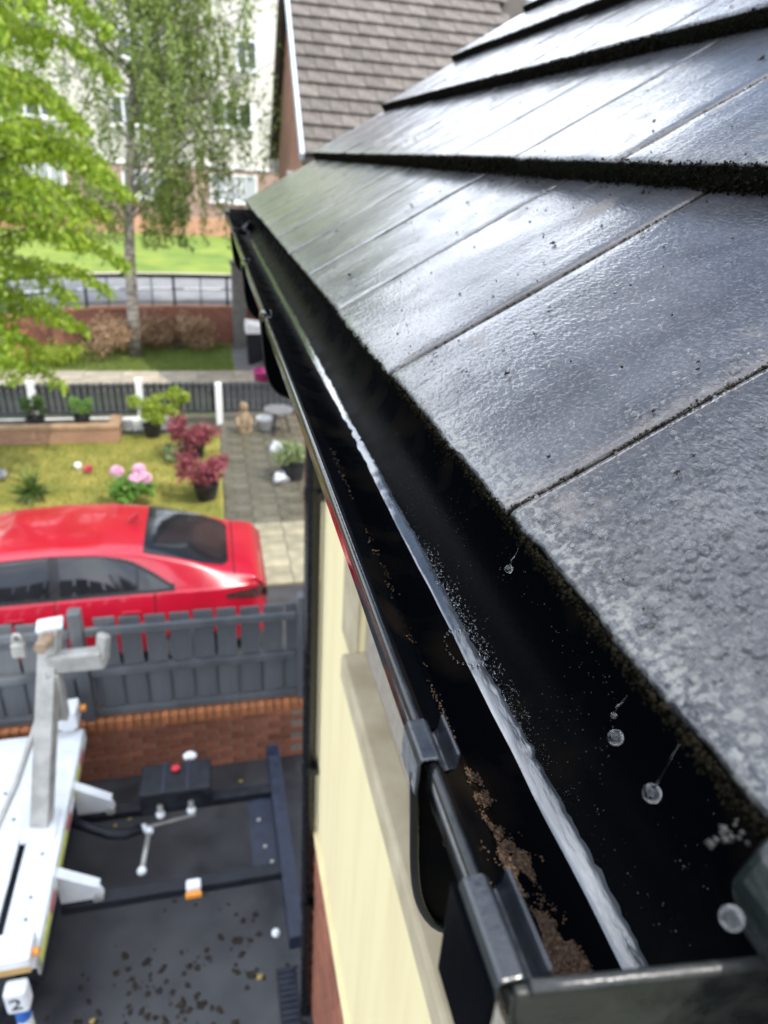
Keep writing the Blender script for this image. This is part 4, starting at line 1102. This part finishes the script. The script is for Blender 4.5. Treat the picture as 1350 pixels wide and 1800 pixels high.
# drain channel by the wall
dg = thing('drain_channel', 'narrow slotted drain channel along the foot of the house wall', 'drain', (.3, 2.6, 0))
MB().bx(.22, .36, 1.6, 3.05, .0, .008).build('frame', M_dark, dg)
for k in range(36): MB().bx(.235, .345, 1.62 + k * .04, 1.635 + k * .04, .008, .016).build('slat', M_navy, dg)

# ------------------------------------------------------------------ garden: slatted fence with white posts, bed, pots
F2 = 14.6
sf = thing('slatted_fence', 'dark slatted fence with white posts at the far end of the lawn', 'fence', (-1.3, F2, 0))
M_slat = mat('dark_slat', (0.025, 0.028, 0.033), .5, (0.05, 0.054, 0.062), 6, rnd=.2)
smesh = MB().box((0, 0, 0), (.105, .02, .66)).mesh('fence_slat', M_slat)
x = -6.2
while x < 1.62:
    o = bpy.data.objects.new('fence_slat', smesh); o.location = (x, F2 + .03, .57 + random.uniform(-.006, .006)); put(o, sf); x += .128
for z in (.30, .84): MB().bx(-6.25, 1.65, F2 - .01, F2 + .019, z - .03, z + .03).build('fence_rail', M_slat, sf)
for x, h in ((-5.4, 1.0), (-3.52, .98), (-1.5, 1.0), (.07, .9)):
    MB().bx(x - .065, x + .065, F2 - .09, F2 + .06, 0, h).build('fence_post', M_white, sf, bevel=.01)
lwall = MB().bx(-6.2, -.85, F2 - .3, F2 - .1, 0, .23).build('white_wall', M_white, bevel=.01)
tag(lwall, 'low white painted wall in front of the slatted fence', 'wall')
M_bed = brickmat('bed_brick', (0.30, 0.15, 0.09), (0.36, 0.19, 0.11), (0.30, 0.22, 0.15))
bd = thing('raised_bed', 'raised bed edged with orange brown brick at the end of the lawn', 'raised bed', (-3.9, 13.8, 0))
MB().bx(-6.2, -1.85, 13.60, 13.78, 0, .30).bx(-2.03, -1.852, 13.78, 14.25, 0, .30).build('brick_edge', M_bed, bd)
MB().bx(-6.2, -1.83, 13.58, 13.80, .30, .36).bx(-2.05, -1.832, 13.80, 14.27, .30, .36).build('edge_coping', mat('bed_coping', (.24, .15, .085), .8, (.33, .21, .12), 6), bd)
MB().bx(-6.2, -2.04, 13.78, 14.29, 0, .27).build('soil', mat('soil', (.06, .042, .03), .95, (.10, .07, .05), 8, bump=.6, bscale=40), bd)

def shrub(name, label, c, rx, rz, n, size, m, group=None, droop=.2, pot=None, stem=True, clumps=14, aspect=.5):
    t = thing(name, label, 'shrub', c, group)
    cs = []
    for _ in range(clumps):
        a = random.uniform(0, 2 * math.pi); rr = rx * math.sqrt(random.random()) * .8
        cs.append((c[0] + rr * math.cos(a), c[1] + rr * math.sin(a), c[2] + rz * random.uniform(.35, 1.0), random.uniform(.25, .45) * rx))
    P = []
    for _ in range(n):
        q = random.choice(cs); d = Vector((random.gauss(0, 1), random.gauss(0, 1), random.gauss(0, .55))); d.normalize()
        d *= q[3] * random.random() ** .45; P.append((q[0] + d.x, q[1] + d.y, max(c[2] + .03, q[2] + d.z)))
    v, f = leaves(np.array(P), rng.uniform(.6, 1.3, n) * size, droop, aspect)
    npobj('foliage', v, f, m, t)
    if stem:
        mb = MB()
        for q in cs[:8]: mb.tube([(c[0], c[1], c[2]), ((c[0] + q[0]) / 2, (c[1] + q[1]) / 2, c[2] + (q[2] - c[2]) * .6), q[:3]], [.018, .012, .005], 6)
        mb.build('stem', M_bark, t)
    if pot:
        MB().lathe([(pot[0] * .75, -pot[1]), (pot[0], 0), (pot[0] * 1.06, 0), (pot[0] * 1.06, .03), (pot[0] * .9, .03), (pot[0] * .85, -.02), (.001, -.02)], c, 20).build('pot', pot[2], t)
    return t
M_bark = mat('bark', (.09, .07, .055), .9, (.17, .14, .11), 14, bump=.6, bscale=60)
L_green = leafmat('leaf_green', (.035, .08, .015), (.10, .17, .03), .3)
L_lime = leafmat('leaf_lime', (.16, .26, .02), (.36, .42, .04), .35)
L_red = leafmat('leaf_red', (.16, .03, .045), (.36, .085, .10), .35)
L_hyd = leafmat('leaf_hydrangea', (.08, .20, .03), (.20, .36, .06), .35)
L_pale = leafmat('leaf_variegated', (.10, .16, .05), (.36, .40, .20), .3)
L_brown = leafmat('dead_bush_leaf', (.22, .13, .07), (.46, .30, .17), .2)
M_blackpot = mat('black_pot', (.012, .012, .014), .4, (.025, .025, .028), 12)
shrub('potted_shrub', 'round clipped green shrub in a dark pot by the left white post', (-3.4, 14.05, .38), .27, .40, 1500, .05, L_green, pot=(.17, .28, M_blackpot))
shrub('potted_shrub', 'paler round shrub in a pot in the middle of the raised bed', (-2.55, 14.0, .42), .22, .36, 1100, .05, L_hyd, pot=(.15, .25, M_blackpot))
shrub('lime_shrub', 'spreading lime yellow shrub in front of the white fence post', (-1.25, 13.9, .25), .42, .55, 1500, .075, L_lime, droop=.3, pot=(.18, .25, M_blackpot))
shrub('lime_shrub', 'upright lime branches right of the white fence post', (-.65, 14.0, .35), .36, .55, 900, .08, L_lime, droop=.3, clumps=9)
shrub('red_maple', 'purple red dwarf maple farther from the car, in a dark pot', (-.42, 12.75, .30), .46, .42, 1900, .075, L_red, 'dwarf maples at the edge of the lawn', .35, (.2, .3, M_blackpot))
shrub('red_maple', 'pinkish red dwarf maple just behind the car boot', (-.22, 10.9, .25), .46, .52, 2100, .075, L_red, 'dwarf maples at the edge of the lawn', .35, (.2, .25, M_blackpot))
hy = shrub('hydrangea', 'bright green hydrangea with pink flower heads behind the car roof', (-1.38, 10.7, .02), .32, .45, 1300, .09, L_hyd, aspect=.7)
M_pink = mat('pink_petals', (.62, .30, .45), .7, (.75, .45, .58), 40, bump=.8, bscale=60)
for i, p in enumerate([(-1.56, 10.75, .62), (-1.24, 10.85, .60), (-1.14, 10.72, .50), (-1.30, 10.65, .52)][:3 + 1]):
    q = []
    for _ in range(120):
        d = Vector((random.gauss(0, 1), random.gauss(0, 1), random.gauss(0, 1))); d.normalize(); q.append(tuple(Vector(p) + d * .085))
    blobs('flower_head', np.array(q), rng.uniform(.018, .03, 120), M_pink, hy)
shrub('grass_tuft', 'tuft of dark green blades on the lawn at far left', (-2.9, 11.0, .02), .10, .35, 160, .28, L_green, droop=-.6, stem=False, clumps=4, aspect=.12)
shrub('leafy_shrub', 'small loose green shrub at the lawn edge behind the dwarf maple', (-.75, 12.6, .02), .34, .25, 700, .07, L_pale, clumps=8)
bp = shrub('potted_plant', 'bushy pale green plant in a black tub beside the path', (1.28, 11.55, .36), .34, .30, 1500, .075, L_pale, pot=(.24, .36, M_blackpot))
M_bag = mat('white_bag', (.40, .41, .43), .45, (.55, .56, .58), 9, bump=.6, bscale=12)
for i, (p, s) in enumerate((((1.05, 11.35, .13), (.13, .11, .12)), ((1.12, 12.9, .11), (.12, .11, .12)))):
    b = MB().ball(p, 1, 16, 10, s)
    b.v = [tuple(Vector(q) * 1.0 + Vector((noise.noise(Vector(q) * 9), noise.noise(Vector(q) * 9 + Vector((5, 0, 0))), noise.noise(Vector(q) * 9 + Vector((0, 7, 0))))) * .07) for q in b.v]
    tag(b.build('white_bag', M_bag, None, True), ('crumpled white bag standing against the black plant tub', 'crumpled white bag farther up the path by the house')[i], 'bag', 'white bags beside the path')
# tan garden figure: a seated animal shaped ornament on a block
M_orn = mat('tan_ornament', (.17, .12, .07), .85, (.27, .2, .12), 9, bump=.4, bscale=60)
fg = thing('garden_ornament', 'tan stone garden ornament standing at the end of the path', 'ornament', (.55, 14.0, 0))
MB().lathe([(.17, 0), (.17, .12), (.13, .14), (.15, .30), (.13, .42), (.07, .50)], (.55, 14.0, 0), 16).build('torso', M_orn, fg, True)
MB().ball((.55, 13.98, .58), .095, 14, 10, (1, 1, 1.1)).build('head', M_orn, fg, True)
for s in (-1, 1): MB().tube([(.55 + s * .13, 13.93, .38), (.55 + s * .13, 13.84, .24), (.55 + s * .06, 13.82, .18)], [.045, .04, .03], 8).build('arm', M_orn, fg, True)
# dark garden table
tb_ = thing('garden_table', 'small dark round garden table near the far fence', 'table', (1.25, 13.9, 0))
MB().tube([(1.25, 13.9, .52), (1.25, 13.9, .55)], .3, 22).build('table_top', mat('grey_top', (.12, .12, .13), .3, (.2, .2, .2), 8), tb_)
for a in range(3): MB().tube([(1.25 + .24 * math.cos(a * 2.1), 13.9 + .24 * math.sin(a * 2.1), 0), (1.25 + .1 * math.cos(a * 2.1), 13.9 + .1 * math.sin(a * 2.1), .52)], .015, 8).build('leg', M_dark, tb_)
wp = MB().lathe([(.12, 0), (.16, .26), (.175, .26), (.175, .30), (.14, .30), (.13, .05), (.001, .05)], (.98, 14.1, 0), 18).build('planter', M_white, None, True)
tag(wp, 'plain white planter beside the tan garden ornament', 'planter')
bk = thing('pink_bucket', 'bright pink bucket on the grey paving beyond the slatted fence', 'bucket', (1.22, 17.6, 0))
MB().lathe([(.2, 0), (.26, .3), (.275, .3), (.275, .33), (.245, .33), (.19, .02), (.001, .02)], (1.22, 17.6, 0), 20).build('body', mat('pink_plastic', (.50, .03, .20), .4, (.56, .05, .24), 6), bk, True)
MB().tube([(1.22 + .27 * math.cos(R(a)), 17.6, .31 + .22 * math.sin(R(a))) for a in range(0, 181, 15)], .008, 6).build('handle', M_gal, bk)
wb = thing('storage_box', 'white lidded storage box standing beside the neighbouring gable', 'storage box', (1.25, 19.6, 0))
MB().prism([(-.33, 0), (.33, 0), (.38, .85), (-.38, .85)], lambda a, b, t: (1.28 + a, t, b), 19.3, 19.95).build('body', M_dark, wb, bevel=.02)
MB().prism([(-.40, .86), (.40, .86), (.38, 1.0), (-.38, 1.12)], lambda a, b, t: (1.28 + a, t, b), 19.25, 20.0).build('lid', M_white, wb, bevel=.02)
gp = MB().bx(.62, 1.02, 21.2, 21.62, 0, 2.35).bx(.58, 1.06, 21.16, 21.66, 2.35, 2.45).build('gate_pier', mat('grey_pier', (.13, .125, .115), .8, (.19, .18, .165), 5), bevel=.02)
tag(gp, 'tall grey pier where the retaining wall meets the path', 'pier')
# little lawn ornaments
tag(MB().ball((-2.42, 12.3, .10), .065, 14, 10).lathe([(.05, 0), (.03, .05)], (-2.42, 12.3, 0), 10).build('lawn_globe', M_white, None, True), 'little white globe on the lawn before the raised bed', 'ornament')
shrub('red_flower', 'small red flower clump beside the white globe on the lawn', (-2.22, 12.15, .02), .09, .14, 120, .06, leafmat('petal_red', (.5, .04, .08), (.7, .12, .16), .2), stem=True, clumps=4, aspect=.8)
rk = MB().ball((-3.75, 12.1, .07), .2, 12, 8, (1.2, .9, .6)); rk.v = [tuple(Vector(q) + Vector((0, 0, 1)) * noise.noise(Vector(q) * 6) * .05) for q in rk.v]
tag(rk.build('rock', mat('grey_rock', (.2, .2, .21), .8, (.32, .32, .33), 6)), 'grey rock on the lawn at the left edge', 'rock')

# short grass blades on the lawn and verge
def grass(name, label, x0, x1, y0, y1, z, n, h, m, keep=None):
    p = np.stack([rng.uniform(x0, x1, n), rng.uniform(y0, y1, n), np.full(n, z)], 1)
    d = rng.normal(size=(n, 3)) * .35; d[:, 2] = 1; d /= np.linalg.norm(d, axis=1)[:, None]
    u = rng.normal(size=(n, 3)); u[:, 2] = 0; u /= np.linalg.norm(u, axis=1)[:, None]
    hh = (h * rng.uniform(.5, 1.3, n))[:, None]
    v = np.stack([p - u * .008, p + u * .008, p + d * hh], 1)
    o = npobj(name, v.reshape(-1, 3), np.arange(n * 3).reshape(n, 3), m)
    return tag(o, label, 'grass', kind='stuff')
L_lawn = leafmat('lawn_blade', (.16, .185, .025), (.38, .33, .08), .3)
L_verge = leafmat('verge_blade', (.09, .16, .03), (.24, .28, .06), .3)
grass('lawn_grass', 'short yellow green grass blades of the lawn', -6, 0, 8.95, 13.9, .02, 45000, .035, L_lawn)
grass('verge_grass', 'longer green grass of the verge by the brick wall', -7, .5, 18.6, 21.4, .02, 26000, .09, L_verge)

# brown dead bushes against the retaining wall
shrub('dead_bush', 'brown dry bush against the brick wall left of the birch trunk', (-2.85, 20.4, .02), 1.05, .85, 3600, .09, L_brown, 'dry bushes along the retaining wall', .1)
shrub('dead_bush', 'brown dry bush against the brick wall right of the birch trunk', (-1.0, 21.0, .02), 1.05, .9, 3600, .09, L_brown, 'dry bushes along the retaining wall', .1)
shrub('ground_ivy', 'low pale green growth at the left end of the verge', (-4.1, 19.6, .02), .8, .35, 1800, .09, L_lime, clumps=18)

# ------------------------------------------------------------------ trees
L_birch = leafmat('birch_leaf', (.075, .13, .022), (.28, .35, .075), .35)
L_bright = leafmat('bright_leaf', (.16, .28, .015), (.36, .46, .04), .45)
M_birch = mat('birch_bark', (.34, .31, .27), .8, (.10, .085, .07), 5, bump=.4, bscale=30, stretch=(1, 1, 3))

def birch():
    t = thing('birch_tree', 'tall weeping birch with pale trunk on the verge', 'tree', (-2.05, 20.1, 0))
    mb = MB(); P = []
    tr = [(-2.05, 20.1, 0), (-2.02, 20.1, 1.2), (-1.98, 20.1, 2.4), (-1.9, 20.1, 3.6), (-1.7, 20.1, 5.2), (-1.45, 20.1, 7.0), (-1.3, 20.2, 9.4), (-1.2, 20.2, 11.5)]
    mb.tube(tr, [.17, .15, .14, .12, .10, .075, .045, .015], 10)
    limbs = [(3, (-.2, 20.3, 6.4)), (2, (-.9, 19.7, 4.9))]
    rnd = random.Random(5)
    for i in range(78):
        h = rnd.uniform(3.2, 10.8); a = rnd.uniform(0, 2 * math.pi) if i % 3 else rnd.gauss(0.1, .45)
        f_ = np.interp(h, [r[2] for r in tr], range(len(tr))); k = int(min(f_, len(tr) - 2)); b0 = Vector(tr[k]).lerp(Vector(tr[k + 1]), f_ - k)
        ln = rnd.uniform(1.3, 3.8) * (1.0 if h < 8 else max(.3, (12 - h) / 4))
        tip = b0 + Vector((math.cos(a) * ln, math.sin(a) * ln, ln * rnd.uniform(.3, .85)))
        mid = b0.lerp(tip, .5) + Vector((0, 0, ln * .14))
        mb.tube([b0, mid, tip], [.035, .022, .008], 6)
        for s in range(15):                           # hanging strands
            u = rnd.uniform(.25, 1.05); q = b0.lerp(mid, u * 2) if u < .5 else mid.lerp(tip, (u - .5) * 2)
            q = q + Vector((rnd.gauss(0, .18), rnd.gauss(0, .18), 0)); hang = rnd.uniform(.6, 2.3)
            if q.z - hang < 2.9: hang = max(.3, q.z - 2.9)
            sway = Vector((rnd.gauss(0, .12), rnd.gauss(0, .12), 0))
            for w_ in range(int(hang * 33)):
                g_ = rnd.random(); P.append(tuple(q + sway * g_ + Vector((rnd.gauss(0, .045), rnd.gauss(0, .045), -hang * g_ ** .8))))
    mb.build('trunk', M_birch, t, True)
    P = np.array(P); v, f = leaves(P, rng.uniform(.055, .105, len(P)), .55, .75)
    npobj('crown', v, f, L_birch, t)
birch()
def left_tree():
    t = thing('broadleaf_tree', 'bright lime green broadleaf tree at the left edge of the picture', 'tree', (-3.95, 11.9, 0))
    rnd = random.Random(11); mb = MB(); P = []
    tr = [(-3.95, 11.9, 0), (-3.85, 11.9, 1.4), (-3.65, 11.8, 3.0), (-3.4, 11.7, 4.6), (-3.25, 11.7, 6.2), (-3.2, 11.6, 7.8)]
    mb.tube(tr, [.13, .11, .09, .07, .045, .015], 10)
    for i in range(80):
        h = 1.8 + 6.0 * ((i + .5) / 80) + rnd.uniform(-.1, .1); a = i * 2.4 + rnd.uniform(-.4, .4)
        f_ = np.interp(h, [r[2] for r in tr], range(len(tr))); k = int(min(f_, len(tr) - 2)); b0 = Vector(tr[k]).lerp(Vector(tr[k + 1]), f_ - k)
        ln = float(np.interp(h, [1.8, 2.6, 4.0, 5.6, 7.0, 7.9], [1.3, 2.0, 2.65, 2.6, 2.0, .6])) * rnd.uniform(.75, 1.1)
        dr = Vector((math.cos(a), math.sin(a), 0))
        prev = None
        pts_ = [b0 + dr * ln * s + Vector((0, 0, .35 * ln * math.sin(s * 2.2) - .55 * s * s)) for s in (0, .25, .5, .75, 1.0)]
        mb.tube(pts_, [.025, .02, .014, .009, .004], 5)
        side = Vector((-dr.y, dr.x, 0))
        for w_ in range(int(ln * 330)):
            s = .18 + .82 * rnd.random() ** .8; f2 = s * 4; kk = min(int(f2), 3); q = pts_[kk].lerp(pts_[kk + 1], f2 - kk)
            spread = .34 * (1 - .72 * s)
            off_ = side * rnd.gauss(0, spread) ; P.append(tuple(q + off_ + Vector((0, 0, rnd.gauss(-.03, .055) - .22 * abs(off_.length)))))
    mb.build('trunk', M_bark, t, True)
    P = np.array(P); v, f = leaves(P, rng.uniform(.06, .125, len(P)), .5, .5)
    npobj('crown', v, f, L_bright, t)
left_tree()
